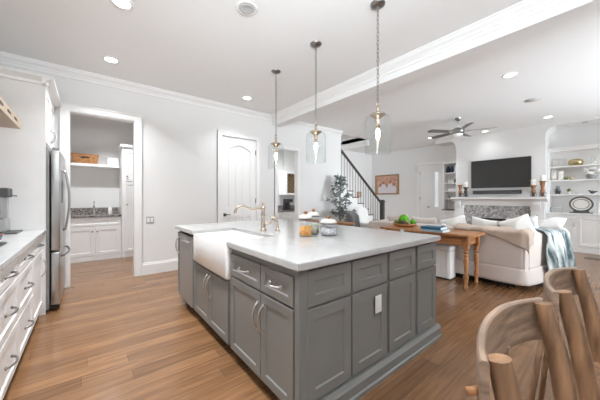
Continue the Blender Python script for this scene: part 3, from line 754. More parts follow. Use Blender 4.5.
t = thing('tall_cabinet', 'tall white cabinet with panelled doors at the right of the pantry', 'cabinet', (0.565, 6.72, 0))
MB().box(0, 1.05, 0, 0.62, 0, 2.34).done('body', 'cab', t)
for x_ in (0.05, 0.56):
    front('door', t, x_, 1.62, 0.49, 0.66, 'cab', 'knob', hx=0.035, hz=0.10, hm='bronze')
    front('door', t, x_, 0.12, 0.49, 1.48, 'cab', 'knob', hx=0.035, hz=1.0, hm='bronze')
MB().box(-0.03, 1.05, -0.035, 0.62, 2.34, 2.40, .012).done('crown_moulding', 'cab', t)

# ================================================================== BUTLER ROOM
t = thing('butler_cabinet', 'white base cabinet seen through the narrow opening beyond the island', 'cabinet', (3.6, 5.92, 0))
MB().box(0, 1.44, 0, 0.575, 0, 0.875).done('body', 'cab', t)
for k in range(3): front('drawer', t, 0.02 + 0.475 * k, 0.70, 0.455, 0.155, 'cab', 'knob', hm='nickel', stile=.04); front('door', t, 0.02 + 0.475 * k, 0.10, 0.455, 0.58, 'cab', 'knob', hx=0.42, hz=0.5, hm='nickel')
t = thing('butler_counter', 'grey granite counter and splashback in the narrow opening', 'countertop', (3.58, 5.89, 0.878))
MB().box(0, 1.465, 0, 0.605, 0, 0.03, .003).done('slab', 'granite', t)
MB().box(0, 1.465, 0.585, 0.605, 0.03, 0.16, .003).done('upstand', 'granite', t)
t = thing('wine_rack_cabinet', 'white wall cabinet with a diagonal wooden wine lattice', 'wine rack', (4.41, 6.14, 1.35))
b = MB().plate([(0, 0), (0.60, 0), (0.60, 0.68), (0, 0.68)], [[(0.06, 0.05), (0.54, 0.05), (0.54, 0.62), (0.06, 0.62)]], 0, 0.34)
b.box(0.02, 0.58, 0.30, 0.345, 0.02, 0.66)
b.done('case', 'cab', t)
MB().box(0.05, 0.55, 0.20, 0.21, 0.04, 0.63).done('rack_back', 'winedark', t)
b = MB()
for s in (1, -1):
    for k in range(-5, 7):
        x0 = 0.06 + 0.115 * k
        pts = []
        za, zb = 0.05, 0.62
        xa, xb = (x0, x0 + 0.57) if s == 1 else (x0 + 0.57, x0)
        # clip to the opening
        def at(q): return (xa + (xb - xa) * (q - za) / (zb - za), q)
        q0, q1 = za, zb
        for lim in (0.06, 0.54):
            if xb != xa:
                qq = za + (lim - xa) * (zb - za) / (xb - xa)
                if (xb > xa) == (lim == 0.06): q0 = max(q0, qq)
                else: q1 = min(q1, qq)
        if q1 - q0 < 0.03: continue
        p, q = at(q0), at(q1)
        b.tube([(p[0], 0.035 if s == 1 else 0.05, p[1]), (q[0], 0.035 if s == 1 else 0.05, q[1])], 0.010, 4)
b.done('lattice', 'lattice', t)
t = thing('coffee_maker', 'small black coffee maker on the counter in the narrow opening', 'coffee maker', (4.50, 6.15, 0.908))
MB().box(-0.09, 0.09, -0.12, 0.12, 0, 0.03, .006).done('base', 'black', t)
MB().box(-0.09, 0.09, 0.03, 0.12, 0.03, 0.33, .01).done('column', 'black', t)
MB().box(-0.09, 0.09, -0.12, 0.03, 0.23, 0.33, .01).done('head', 'black', t)
MB().lathe([(0, 0.032), (0.055, 0.032), (0.06, 0.10), (0.04, 0.15), (0.036, 0.15), (0.055, 0.10), (0.05, 0.037), (0, 0.037)], (0, -0.05), 20).done('carafe', 'greyglass', t, True)

# ================================================================== CEILING FITTINGS
def lamp_in(o, power, z=-0.03, color=(0.92, 0.96, 1.0), size=0.13, spread=2.0):
    l = bpy.data.lights.new('downlight_bulb', 'AREA'); l.shape = 'DISK'; l.size = size; l.energy = power; l.color = color; l.spread = spread
    q = bpy.data.objects.new('downlight_bulb', l); COL.objects.link(q); q.parent = o; q.location = (0, 0, z)


def downlight(x, y, label, power=10.0):
    t = thing('recessed_light', label, 'ceiling light', (x, y, CEIL), group='recessed ceiling lights')
    MB().lathe([(0.068, 0.0), (0.095, 0.0), (0.095, -0.006), (0.085, -0.010), (0.068, -0.004)], seg=28, cap=False).done('trim_ring', 'plastic', t, True)
    MB().lathe([(0, -0.003), (0.068, -0.003)], seg=28, cap=False).done('lens', 'lens', t)
    lamp_in(t, power)
    return t


def added_fill_lamp(x, y, power):  # bare lamp without a fitting, added to brighten a dim area
    l = bpy.data.lights.new('added_fill_lamp', 'AREA'); l.shape = 'DISK'; l.size = 0.13; l.energy = power; l.color = (0.92, 0.96, 1.0); l.spread = 2.0
    q = bpy.data.objects.new('added_fill_lamp', l); COL.objects.link(q); q.location = (x, y, CEIL - 0.03)


KP = 14
downlight(0.25, 2.96, 'lit recessed light cut by the top frame edge, left of the grey unlit one', KP * 1.35)
downlight(0.24, 4.27, 'lit recessed light in front of the pantry doorway', KP * 1.35)
downlight(2.26, 4.35, 'lit recessed light in front of the closed white door', KP * 0.6)
added_fill_lamp(0.3, 6.2, 24)
added_fill_lamp(3.9, 5.8, 20)
downlight(4.87, 1.10, 'lit recessed light just past the ceiling beam, nearest the right frame edge', 5)
downlight(8.06, 1.13, 'lit recessed light above the right end of the mantel', 3)
downlight(8.45, 2.45, 'lit recessed light above the television, behind a fan blade', 1.2)
downlight(8.1, 3.75, 'lit recessed light left of the fan, beside a blade tip', 5)
added_fill_lamp(0.25, 1.65, KP * 1.35)
t = thing('eyeball_light', 'unlit round recessed fitting with grey inner ring above the island', 'ceiling light', (1.19, 2.29, CEIL))
MB().lathe([(0.075, 0), (0.10, 0), (0.10, -0.006), (0.09, -0.012), (0.075, -0.004)], seg=28, cap=False).done('trim_ring', 'plastic', t, True)
MB().lathe([(0, -0.004), (0.05, -0.010), (0.062, -0.014), (0.075, -0.002)], seg=28, cap=False).done('inner_ring', 'unlit', t, True)
tag(MB().lathe([(0, -0.008), (0.11, -0.008), (0.115, 0.0)], seg=32, cap=False).done('ceiling_speaker', 'unlit', None, True, (6.43, 1.12, CEIL)), 'flat grey disc in the living room ceiling between two lit lights', 'ceiling speaker')
tag(MB().lathe([(0, -0.012), (0.05, -0.012), (0.06, 0.0)], seg=24, cap=False).done('smoke_detector', 'unlit', None, True, (8.9, 0.62, 3.0)), 'tiny round fitting under the soffit above the right bookcase', 'smoke detector')


def pendant(x, y, label):
    t = thing('pendant_light', label, 'pendant light', (x, y, CEIL), group='pendants over the island')
    MB().lathe([(0, -0.03), (0.018, -0.03), (0.03, -0.024), (0.05, -0.02), (0.066, -0.010), (0.068, 0.0)], seg=28, cap=False).done('canopy', 'pewter', t, True)
    b = MB(); z = -0.03; k = 0; ln, wd = 0.021, 0.0105
    while z > -0.90:
        pts = [((wd * math.cos(a) if k % 2 else 0), (0 if k % 2 else wd * math.cos(a)), z - ln + ln * 1.15 * math.sin(a)) for a in [2 * PI * i / 10 for i in range(10)]]
        b.tube(pts, 0.0031, 5, True); z -= 2 * ln * 0.93; k += 1
    b.done('chain', 'pewter', t, True)
    b = MB().tube([(0.022 * math.cos(a), 0, -0.935 + 0.022 * math.sin(a)) for a in [2 * PI * i / 16 for i in range(16)]], 0.004, 6, True)
    b.lathe([(0, -0.955), (0.014, -0.955), (0.014, -0.985), (0.02, -0.995), (0.012, -1.01), (0.03, -1.02), (0.068, -1.032), (0.07, -1.045), (0.05, -1.055), (0.03, -1.075), (0, -1.08)], seg=24)
    b.done('cap', 'warmnickel', t, True)
    MB().lathe([(0.026, -1.07), (0.022, -1.10), (0.017, -1.17), (0, -1.17)], seg=16).done('socket', 'warmnickel', t, True)
    MB().lathe([(0.010, -1.17), (0.017, -1.19), (0.021, -1.215), (0.016, -1.25), (0.007, -1.28), (0, -1.29)], seg=14).done('bulb', 'bulb', t, True)
    R = 0.118
    pr = [(0.062, -1.035), (0.085, -1.042), (0.108, -1.062), (R, -1.095), (R, -1.40), (R - .004, -1.402), (R - .005, -1.395), (R - .005, -1.098), (0.104, -1.067), (0.083, -1.048), (0.062, -1.041)]
    MB().lathe(pr, seg=40, cap=False).done('glass_shade', 'glass', t, True)
    l = bpy.data.lights.new('pendant_bulb', 'POINT'); l.energy = 6; l.color = (1, 0.75, 0.45); l.shadow_soft_size = 0.02
    q = bpy.data.objects.new('pendant_bulb', l); COL.objects.link(q); q.parent = t; q.location = (0, 0, -1.225)
    return t


pendant(2.12, 1.472, 'clear glass cylinder pendant on a chain, largest and nearest of the three')
pendant(2.10, 2.313, 'clear glass cylinder pendant, middle one of the three over the island')
pendant(2.11, 3.176, 'clear glass cylinder pendant, farthest of the three and nearest the closed door')

# ceiling fan
t = thing('ceiling_fan', 'grey five-blade ceiling fan with a pale light bowl in the living room', 'ceiling fan', (6.57, 2.43, CEIL))
MB().lathe([(0, -0.07), (0.02, -0.07), (0.045, -0.055), (0.068, -0.02), (0.07, 0)], seg=24, cap=False).done('canopy', 'fanmetal', t, True)
MB().lathe([(0.014, -0.06), (0.014, -0.24)], seg=12).done('downrod', 'nickel', t, True)
MB().lathe([(0, -0.22), (0.04, -0.225), (0.10, -0.245), (0.13, -0.28), (0.13, -0.33), (0.10, -0.36), (0.06, -0.37), (0, -0.37)], seg=28).done('motor_housing', 'fanmetal', t, True)
MB().lathe([(0.095, -0.362), (0.098, -0.375), (0.08, -0.40), (0.045, -0.415), (0, -0.42)], seg=24, cap=False).done('light_bowl', 'opal', t, True)
for k in range(5):
    a = math.radians(-70 + 72 * k)
    b = MB()
    n = 10; up = []; lo = []
    for side in (0, 1):
        for i in range(n + 1):
            s_ = i / n; r = 0.17 + 0.55 * s_
            hw = 0.052 + 0.022 * s_ if s_ < 0.9 else 0.074 * math.sqrt(max(0.02, 1 - ((s_ - 0.9) / 0.1) ** 2))
            (up if side == 0 else lo).append((r, hw if side == 0 else -hw))
    ol = up + lo[::-1]
    A = [b.bm.verts.new((p[0], p[1], -0.306 + p[1] * 0.22)) for p in ol]; B = [b.bm.verts.new((p[0], p[1], -0.315 + p[1] * 0.22)) for p in ol]
    b.bm.faces.new(A); b.bm.faces.new(B[::-1])
    for i in range(len(ol)): b.bm.faces.new([A[i], A[(i + 1) % len(ol)], B[(i + 1) % len(ol)], B[i]])
    bl = b.done('blade', 'fan', t, rz=a)
    MB().box(0.10, 0.22, -0.018, 0.018, -0.322, -0.312, .002).done('blade_bracket', 'nickel', bl)
for s in (-0.05, 0.05): MB().tube([(s, -0.08, -0.37), (s, -0.082, -0.52)], 0.0022, 5).sphere((s, -0.082, -0.53), 0.009, 8, 6).done('pull_chain', 'nickel', t, True)

# ================================================================== STAIRS
t = thing('staircase', 'white staircase with dark treads and a dark handrail beyond the back wall', 'staircase', (7.85, 5.12, 0))
RISE, RUN = 0.185, 0.25
for i in range(11):
    x1 = -RUN * i; z1 = RISE * (i + 1)
    s = MB().box(x1 - RUN, x1, 0.0, 1.60, 0 if i < 1 else 0.0, z1 - 0.03).done('step', 'trim', t)
    MB().box(x1 - RUN, x1 + 0.028, -0.03, 1.60, z1 - 0.03, z1, 0.006).done('tread', 'tread', s)
for i in range(11):
    for k in (0.06, 0.185):
        x = -RUN * i - k
        if x > -0.22: continue
        zt = 1.03 + 0.785 * (-0.20 - x) - 0.02
        MB().tube([(x, 0.035, RISE * (i + 1)), (x, 0.035, min(zt, 2.86))], 0.0065, 6).done('baluster', 'iron', t)
p0, p1 = Vector((-0.17, 0.035, 1.035)), Vector((-2.62, 0.035, 1.035 + 0.785 * 2.45))
MB().tube([p0, p0.lerp(p1, .5), p1], 0.034, 10, ry=0.04).done('handrail', 'dark', t, 'auto')
b = MB().box(-0.055, 0.055, -0.02, 0.09, RISE, 1.12, 0.004).box(-0.068, 0.068, -0.033, 0.103, 1.12, 1.165, 0.006).box(-0.05, 0.05, -0.015, 0.085, 1.165, 1.20, 0.008)
b.done('newel_post', 'dark', t, loc=(-0.17, 0, 0))
t = thing('wall_plaque', 'small brown wooden plaque on the wall behind the stair balusters', 'plaque', (8.45, 6.745, 1.40))
MB().box(-0.13, 0.13, -0.02, 0, -0.11, 0.11, .004).done('frame', 'honey', t)
MB().box(-0.10, 0.10, -0.024, -0.018, -0.08, 0.08).done('panel', 'tan', t)

# picture
t = thing('framed_photograph', 'wood-framed family photograph on the wall left of the white double door', 'picture', (XR, 6.03, 1.79), -PI / 2)
b = MB().plate([(-0.53, -0.39), (0.53, -0.39), (0.53, 0.39), (-0.53, 0.39)], [[(-0.48, -0.34), (0.48, -0.34), (0.48, 0.34), (-0.48, 0.34)]], -0.035, -0.002)
b.done('frame', 'frame', t)
b = MB().box(-0.49, 0.49, -0.018, -0.004, -0.35, 0.35)
for k, (x, h, wv) in enumerate([(-0.30, -0.03, .11), (-0.15, 0.07, .12), (0.01, -0.06, .10), (0.15, 0.09, .12), (0.31, -0.01, .11)]):
    y_ = -0.0184 - 0.0002 * k
    b.prism([(x - wv * .8, -0.34), (x + wv * .8, -0.34), (x + wv, h - 0.16), (x + wv * .6, h - 0.05), (x - wv * .6, h - 0.05), (x - wv, h - 0.16)], 'y', -0.0175, y_, mi=1)
    b.prism([(x + 0.052 * math.cos(a), h + 0.02 + 0.065 * math.sin(a)) for a in [2 * PI * q / 14 for q in range(14)]], 'y', -0.0175, y_ - .0001, mi=2)
b.done('print', ['pink', 'shirt', 'skin'], t)

# ================================================================== FIREPLACE WALL
BX = 8.75
t = thing('fireplace_mantel', 'white fireplace mantel with a grey stone mosaic surround under the television', 'fireplace', (BX, 2.28, 0), -PI / 2)
# local x runs towards -y: x=-1.08 is y=3.36
MB().prism([(-0.005, 1.17), (-0.10, 1.17), (-0.13, 1.20), (-0.19, 1.225), (-0.22, 1.235), (-0.22, 1.285), (-0.005, 1.285)], 'x', -1.09, 1.06).done('mantel_shelf', 'trim', t)
MB().box(-1.02, 1.0, -0.08, -0.005, 1.05, 1.17, .004).done('frieze', 'trim', t)
for x0, x1 in ((-1.02, -0.78), (0.75, 1.0)):
    p = MB().box(x0, x1, -0.12, -0.005, 0.0, 1.05, .004).box(x0 - .02, x1 + .02, -0.14, -0.005, 0, 0.18, .004).box(x0 - .012, x1 + .012, -0.135, -0.005, 0.98, 1.05, .004).done('pilaster', 'trim', t)
    MB().prism([(-0.12, 0.86), (-0.12, 1.17), (-0.20, 1.17), (-0.195, 1.10), (-0.16, 1.02), (-0.13, 0.95)], 'x', x0 + .06, x1 - .06).done('corbel', 'trim', p)
b = MB().plate([(-0.78, 0), (0.75, 0), (0.75, 1.05), (-0.78, 1.05)], [[(-0.45, 0.0001), (0.42, 0.0001), (0.42, 0.70), (-0.45, 0.70)]], -0.05, -0.005)
b.done('mosaic_surround', 'mosaic', t)
MB().box(-0.45, 0.42, -0.030, -0.006, 0.0, 0.70).done('firebox', 'black', t)
# television
t = thing('television', 'large black flat television on the wall above the mantel', 'television', (BX, 2.20, 1.93), -PI / 2)
MB().box(-0.665, 0.665, -0.055, -0.004, -0.385, 0.39, 0.004).done('casing', 'black', t)
MB().box(-0.655, 0.655, -0.0565, -0.054, -0.372, 0.38).done('screen', 'screen', t)
t = thing('soundbar', 'long slim black soundbar on the wall below the television', 'soundbar', (BX, 2.27, 1.42), -PI / 2)
MB().box(-0.545, 0.545, -0.09, -0.004, -0.05, 0.05, 0.012).done('body', 'black', t)
MB().box(-0.53, 0.53, -0.093, -0.088, -0.04, 0.04, 0.002).done('grille', 'iron', t)


def candlestick(x, y, h, label, wm, base='greyglass', candle=True):
    t = thing('candle_holder', label, 'candle holder', (x, y, 1.286), group='candle holders on the mantel')
    MB().lathe([(0, 0), (0.07, 0), (0.07, 0.11), (0.06, 0.11), (0.06, 0.01), (0, 0.01)], seg=20).done('glass_base', base, t, True)
    MB().lathe([(0.03, 0.012), (0.03, 0.11), (0.065, 0.115), (0.04, 0.135), (0.055, 0.16), (0.03, 0.19), (0.05, h - 0.03), (0.075, h - 0.012), (0.07, h), (0, h)], seg=20).done('turned_stem', wm, t, True)
    if candle: MB().lathe([(0.048, 0), (0.05, 0.005), (0.05, 0.135), (0.04, 0.145), (0, 0.14)], seg=18, z0=h).done('candle', 'wax', t, True)


candlestick(8.60, 3.12, 0.36, 'taller brown turned candle holder at the left end of the mantel', 'turned', candle=False)
candlestick(8.62, 2.98, 0.29, 'shorter dark candle holder at the left end of the mantel', 'plum')
candlestick(8.60, 1.475, 0.29, 'brown candle holder with white candle, nearest the television on its right', 'turned')
candlestick(8.60, 1.305, 0.385, 'taller brown candle holder with white candle at the right end of the mantel', 'turned')

# ---- right built-in
t = thing('bookcase', 'white built-in bookcase with three shelves right of the television', 'bookcase', (9.0, 1.265, 0), -PI / 2)
BW = 1.80
b = MB().box(0, 0.03, 0, 0.30, 0.90, 2.40).box(BW - .03, BW, 0, 0.30, 0.90, 2.40).box(0, BW, 0.28, 0.298, 0.90, 2.40)
b.done('case', 'trim', t)
MB().prism([(0.298, 2.40), (-0.02, 2.40), (-0.02, 2.43), (-0.06, 2.475), (-0.06, 2.49), (0.298, 2.49)], 'x', -0.0, BW).done('header', 'trim', t)
for z in (2.035, 1.70, 1.355): MB().box(0.03, BW - .03, 0.0, 0.28, z - 0.03, z, .003).done('shelf', 'trim', t)
for q, nm in ((0, 'white two-door base cabinet under the bookcase, right beside the mantel'), (1, 'white two-door base cabinet under the bookcase, at the right frame edge')):
    t = thing('base_cabinet', nm, 'cabinet', (8.87, 1.265 - q * 0.96, 0), -PI / 2)
    MB().box(0, 0.955, 0, 0.425, 0.0, 0.865).done('body', 'cab', t)
    MB().box(0, 0.955, -0.022, 0, 0, 0.115, .003).done('plinth', 'cab', t)
    front('door', t, 0.035, 0.14, 0.48, 0.70, 'cab', 'v', 0.14, 0.06, hx=0.435, hz=0.53, hm='nickel')
    front('door', t, 0.522, 0.14, 0.42, 0.70, 'cab', 'v', 0.14, 0.06, hx=0.045, hz=0.53, hm='nickel')
tag(MB().box(8.83, 9.295, -0.65, 1.265, 0.867, 0.90, .003).done('cabinet_top', 'trim'), 'white top board of the cabinets below the right bookcase', 'countertop')


def lat(name, prof, loc, m, label, cat, group=None, seg=18, sx=1, sy=1):
    return tag(MB().lathe(prof, seg=seg, sx=sx, sy=sy).done(name, m, None, True, loc), label, cat, group)


vase = [(0, 0), (0.04, 0), (0.048, 0.02), (0.036, 0.11), (0.044, 0.20), (0.038, 0.20), (0.03, 0.11), (0.04, 0.02), (0, 0.012)]
for y, l in ((1.17, 'clear glass on the top shelf, first from the bookcase side'), (1.08, 'clear glass on the top shelf, middle of three'), (0.99, 'clear glass on the top shelf, third from the bookcase side'), (0.50, 'clear glass alone on the top shelf right of the gold bowl')):
    lat('drinking_glass', vase, (9.12, y, 2.036), 'jar', l, 'glass', 'glasses on the top shelf')
lat('gold_bowl', [(0, 0), (0.08, 0), (0.12, 0.03), (0.135, 0.08), (0.12, 0.13), (0.08, 0.155), (0.03, 0.165), (0, 0.166)], (9.12, 0.79, 2.036), 'gold', 'shiny gold round bowl on the top shelf', 'bowl')
lat('white_vase', [(0, 0), (0.05, 0), (0.058, 0.08), (0.05, 0.2), (0.03, 0.25), (0.036, 0.27), (0, 0.27)], (9.14, 1.165, 1.701), 'creamer', 'tall white vase on the middle shelf nearest the television', 'vase')
lat('white_pitcher', [(0, 0), (0.05, 0), (0.062, 0.05), (0.04, 0.15), (0.05, 0.22), (0.044, 0.22), (0.03, 0.15), (0, 0.14)], (9.12, 1.045, 1.701), 'creamer', 'white flared pitcher on the middle shelf beside the tall vase', 'pitcher')
for y, m, l in ((0.95, 'olive', 'small olive votive on the middle shelf beside the pitcher'), (0.865, 'gold', 'small gold votive on the middle shelf')):
    lat('votive_cup', [(0, 0), (0.03, 0), (0.036, 0.03), (0.034, 0.075), (0.028, 0.075), (0.028, 0.02), (0, 0.015)], (9.1, y, 1.701), m, l, 'votive')
# flower basket
t = thing('flower_basket', 'grey basket of white flowers at the right of the middle shelf', 'flowers', (9.10, 0.53, 1.701))
MB().lathe([(0, 0), (0.08, 0), (0.10, 0.10), (0.105, 0.105), (0.09, 0.105), (0.07, 0.02), (0, 0.02)], seg=20).done('basket', 'greyplastic', t, True)
b = MB()
for k in range(26):
    a = random.uniform(0, 2 * PI); r = random.uniform(0, 0.13); b.sphere((r * math.cos(a), r * math.sin(a), 0.15 + random.uniform(-.03, .12) * (1.2 - r * 5)), random.uniform(0.026, 0.042), 8, 6)
fl = b.done('blossoms', 'wax', t, True)


def small_plant(loc, label, r=0.07, h=0.15, m='leaf', pot='iron'):
    t = thing('potted_plant', label, 'plant', loc)
    MB().lathe([(0, 0), (r * .55, 0), (r * .7, h * .4), (r * .75, h * .42), (r * .6, h * .42), (0, h * .38)], seg=16).done('pot', pot, t, True)
    b = MB()
    for k in range(46):
        a = random.uniform(0, 2 * PI); e = random.uniform(0.2, 1.4); L = random.uniform(.6, 1.0) * h * .75
        d = Vector((math.cos(a) * math.cos(e), math.sin(a) * math.cos(e), math.sin(e))); s = Vector((-math.sin(a), math.cos(a), 0)) * 0.012
        p = Vector((0, 0, h * .4)); q = p + d * L
        vs = [b.bm.verts.new(v) for v in (p, p + d * L * .55 + s, q, p + d * L * .55 - s)]; b.bm.faces.new(vs)
    b.done('foliage', m, t)


small_plant((9.10, 1.10, 1.356), 'dark leafy plant on the lowest shelf next to the mantel', 0.085, 0.20)
small_plant((9.12, 0.90, 1.356), 'smaller sprig plant on the lowest shelf', 0.05, 0.14, 'olive', 'creamer')
lat('white_dish', [(0, 0), (0.04, 0), (0.07, 0.03), (0.065, 0.03), (0.035, 0.008), (0, 0.008)], (9.12, 0.74, 1.356), 'creamer', 'shallow white dish on the lowest shelf', 'dish')
t = thing('bird_figurine', 'small dark bird figurine on the lowest shelf at right', 'figurine', (9.12, 0.52, 1.356))
MB().sphere((0, 0, 0.04), 0.03, 14, 8, 1.2, 1, 1.5).tube([(0, 0.02, 0.05), (0, 0.05, 0.075), (0, 0.075, 0.08)], [0.018, 0.018, 0.004], 8).tube([(0, -0.03, 0.045), (0, -0.08, 0.06)], [0.018, 0.006], 8).done('body', 'iron', t, True)
t = thing('plate_on_stand', 'oval grey-rimmed platter standing upright on the right cabinets', 'platter', (9.08, 0.70, 0.90), -PI / 2)
MB().tube([(0.185 * math.cos(a), 0.0, 0.215 + 0.165 * math.sin(a)) for a in [2 * PI * k / 40 for k in range(40)]], 0.016, 8, True).done('rim', 'iron', t, True)
b = MB().prism([(0.178 * math.cos(a), 0.215 + 0.158 * math.sin(a)) for a in [2 * PI * k / 40 for k in range(40)]], 'y', 0.0, 0.014)
b.done('dish', 'creamer', t)
MB().tube([(0.13 * math.cos(a), -0.004, 0.215 + 0.112 * math.sin(a)) for a in [2 * PI * k / 36 for k in range(36)]], 0.006, 6, True).done('inner_ring', 'iron', t, True)
b = MB().box(-0.19, 0.19, -0.05, 0.05, 0.0, 0.025, .005); b.box(-0.13, 0.13, -0.03, -0.015, 0.02, 0.055, .004); b.box(-0.13, 0.13, 0.02, 0.035, 0.02, 0.07, .004)
b.done('stand', 'iron', t)
tag(MB().box(9.02, 9.16, 1.04, 1.22, 0.90, 1.025, .004).done('decorative_box', 'box'), 'plain grey box on the right cabinets beside the mantel', 'box')
tag(MB().lathe([(0, 0), (0.04, 0), (0.014, 0.03), (0.012, 0.22), (0.03, 0.24), (0, 0.25)], seg=14).done('candlestick', 'creamer', None, True, (9.1, 0.43, 0.90)), 'slim white candlestick on the right cabinets at the frame edge', 'candlestick')
# floor register
t = thing('floor_vent', 'dark slotted floor vent in front of the right built-in', 'vent', (8.15, 0.42, 0.0))
MB().plate([(-0.06, -0.16), (0.06, -0.16), (0.06, 0.16), (-0.06, 0.16)], [[(-0.045, -0.145), (0.045, -0.145), (0.045, 0.145), (-0.045, 0.145)]], 0.0, 0.006).done('frame', 'iron', t, rot=(PI / 2, 0, 0), loc=(0, 0, 0.007))
b = MB()
for k in range(14): b.box(-0.046, 0.046, -0.14 + .02 * k, -0.132 + .02 * k, 0.001, 0.005)
b.done('grille', 'iron', t)

# ---- left built-in
t = thing('bookcase', 'narrow white built-in bookcase between the double door and the mantel', 'bookcase', (9.0, 3.775, 0), -PI / 2)
b = MB().box(0, 0.035, 0, 0.30, 0.90, 2.36).box(0.415, 0.445, 0, 0.30, 0.90, 2.36).box(0, 0.445, 0.28, 0.298, 0.90, 2.36).box(0, 0.445, -.01, 0.298, 2.36, 2.42, .004)
b.done('case', 'trim', t)
for z in (2.07, 1.745, 1.48, 1.24): MB().box(0.035, 0.415, 0, 0.28, z - .028, z, .003).done('shelf', 'trim', t)
t = thing('base_cabinet', 'white base cabinet under the narrow bookcase left of the mantel', 'cabinet', (8.92, 3.775, 0), -PI / 2)
MB().box(0, 0.445, 0, 0.375, 0, 0.865).done('body', 'cab', t); MB().box(-.01, 0.445, -0.01, 0.375, 0.867, 0.898, .003).done('top_board', 'iron', t)
front('door', t, 0.02, 0.12, 0.405, 0.72, 'cab', 'v', 0.12, hx=0.36, hz=.55)
lat('navy_vase', [(0, 0), (0.045, 0), (0.06, 0.06), (0.05, 0.15), (0.03, 0.19), (0.04, 0.21), (0, 0.21)], (9.12, 3.665, 2.071), 'black', 'dark rounded vase at the left of the narrow bookcase top shelf', 'vase')
lat('navy_vase', [(0, 0), (0.04, 0), (0.054, 0.07), (0.045, 0.16), (0.03, 0.20), (0.038, 0.22), (0, 0.22)], (9.10, 3.545, 2.071), 'navy', 'navy blue vase in the middle of the narrow bookcase top shelf', 'vase')
lat('cream_vase', [(0, 0), (0.035, 0), (0.045, 0.06), (0.035, 0.15), (0.025, 0.19), (0.03, 0.2), (0, 0.2)], (9.10, 3.435, 2.071), 'creamer', 'cream vase right of the navy one on the narrow bookcase', 'vase')
for k, (z, y, wd, h, m, l) in enumerate([(1.746, 3.56, .16, .09, 'creamer', 'flat cream box on the second shelf of the narrow bookcase'), (1.746, 3.42, .06, .13, 'plum', 'small dark box on the second shelf of the narrow bookcase'),
                                (1.481, 3.53, .22, .08, 'white', 'low white box on the third shelf of the narrow bookcase'), (1.241, 3.60, .05, .06, 'plum', 'tiny dark trinket on the fourth shelf of the narrow bookcase'), (1.241, 3.46, .10, .05, 'creamer', 'small pale trinket box on the fourth shelf of the narrow bookcase')]):
    tag(MB().box(-0.05, 0.05, -wd / 2, wd / 2, 0, h, .008).done('trinket_box', m, None, False, (9.12, y, z)), l, 'box')

# ================================================================== LIVING FURNITURE
# console table
t = thing('console_table', 'honey-brown wooden console table with turned legs behind the sofa', 'table', (4.22, 2.0, 0))
def rrect(x0, x1, y0, y1, r, n=6):
    P_ = []
    for (cx, cy, a0) in ((x1 - r, y1 - r, 0), (x0 + r, y1 - r, PI / 2), (x0 + r, y0 + r, PI), (x1 - r, y0 + r, 1.5 * PI)):
        P_ += [(cx + r * math.cos(a0 + PI / 2 * k / n), cy + r * math.sin(a0 + PI / 2 * k / n)) for k in range(n + 1)]
    return P_
b = MB().prism(rrect(-0.29, 0.28, -0.72, 0.72, 0.07), 'z', 0.735, 0.762); bmesh.ops.bevel(b.bm, geom=b.bm.edges[:], offset=0.003, segments=1, affect='EDGES')
b.done('tabletop', 'honey', t)
b = MB().box(-0.19, 0.24, -0.60, 0.60, 0.60, 0.735); b.done('apron', 'honey', t)
for y0 in (-0.545, 0.03):
    d = MB().shaker(0.51, 0.115, 0.016, 0.02, 0.006).done('drawer', 'honey', t, loc=(-0.205, y0 + 0.51, 0.61), rz=-PI / 2)
    MB().lathe([(0.006, 0), (0.006, 0.01), (0.014, 0.018), (0, 0.026)], seg=12).done('knob', 'honey', d, True, (0.255, 0, 0.057), rot=(PI / 2, 0, 0))
leg = [(0.0, 0.0), (0.016, 0.0), (0.020, 0.02), (0.026, 0.035), (0.018, 0.05), (0.024, 0.10), (0.034, 0.17), (0.030, 0.19), (0.020, 0.20), (0.032, 0.215), (0.020, 0.23), (0.027, 0.30), (0.034, 0.40), (0.028, 0.44), (0.020, 0.455), (0.034, 0.475), (0.022, 0.495), (0.034, 0.515), (0.024, 0.535), (0.030, 0.56)]
for x_ in (-0.165, 0.235):
    for y_ in (-0.60, 0.60):
        MB().lathe(leg, (x_, y_), 16).box(x_ - .036, x_ + .036, y_ - .036, y_ + .036, 0.56, 0.737, .003).done('leg', 'honey', t, 'auto')
t = thing('side_table', 'honey-brown wooden table seen as a strip just above the worktop behind the jars', 'table', (4.17, 4.0, 0))
b = MB().prism(rrect(-0.22, 0.05, -0.55, 0.85, 0.03), 'z', 0.735, 0.762); bmesh.ops.bevel(b.bm, geom=b.bm.edges[:], offset=0.003, segments=1, affect='EDGES')
b.done('tabletop', 'honey', t); MB().box(-0.17, 0.02, -0.48, 0.76, 0.65, 0.735).done('apron', 'honey', t)
for x_ in (-0.14, -0.01):
    for y_ in (-0.45, 0.73): MB().lathe([(0.018, 0), (0.03, 0.3), (0.024, 0.34), (0.034, 0.60), (0.034, 0.66)], (x_, y_), 14).done('leg', 'honey', t, True)
# white skirted ottoman tucked below the table
t = thing('skirted_ottoman', 'white pleated skirted ottoman tucked under the console table', 'ottoman', (4.39, 2.10, 0))
b = MB()
def pleat(per, n, y0, y1, x0, x1, z0, z1, amp):
    # closed outline with pleats
    P_ = []
    def edge(ax, ay, bx, by, nx, ny, m):
        for k in range(m):
            s_ = k / m; o_ = amp * abs(math.sin(PI * m / 2 * s_))
            P_.append((ax + (bx - ax) * s_ + nx * o_, ay + (by - ay) * s_ + ny * o_))
    edge(x0, y0, x1, y0, 0, -1, 8); edge(x1, y0, x1, y1, 1, 0, 24); edge(x1, y1, x0, y1, 0, 1, 8); edge(x0, y1, x0, y0, -1, 0, 24)
    return P_
b.prism(pleat(0, 0, -0.40, 0.40, -0.10, 0.10, 0, 0, 0.012), 'z', 0.03, 0.44); b.done('skirt', 'white', t)
MB().box(-0.11, 0.11, -0.41, 0.41, 0.44, 0.52, 0.03, seg=3).done('seat', 'white', t, 'auto')
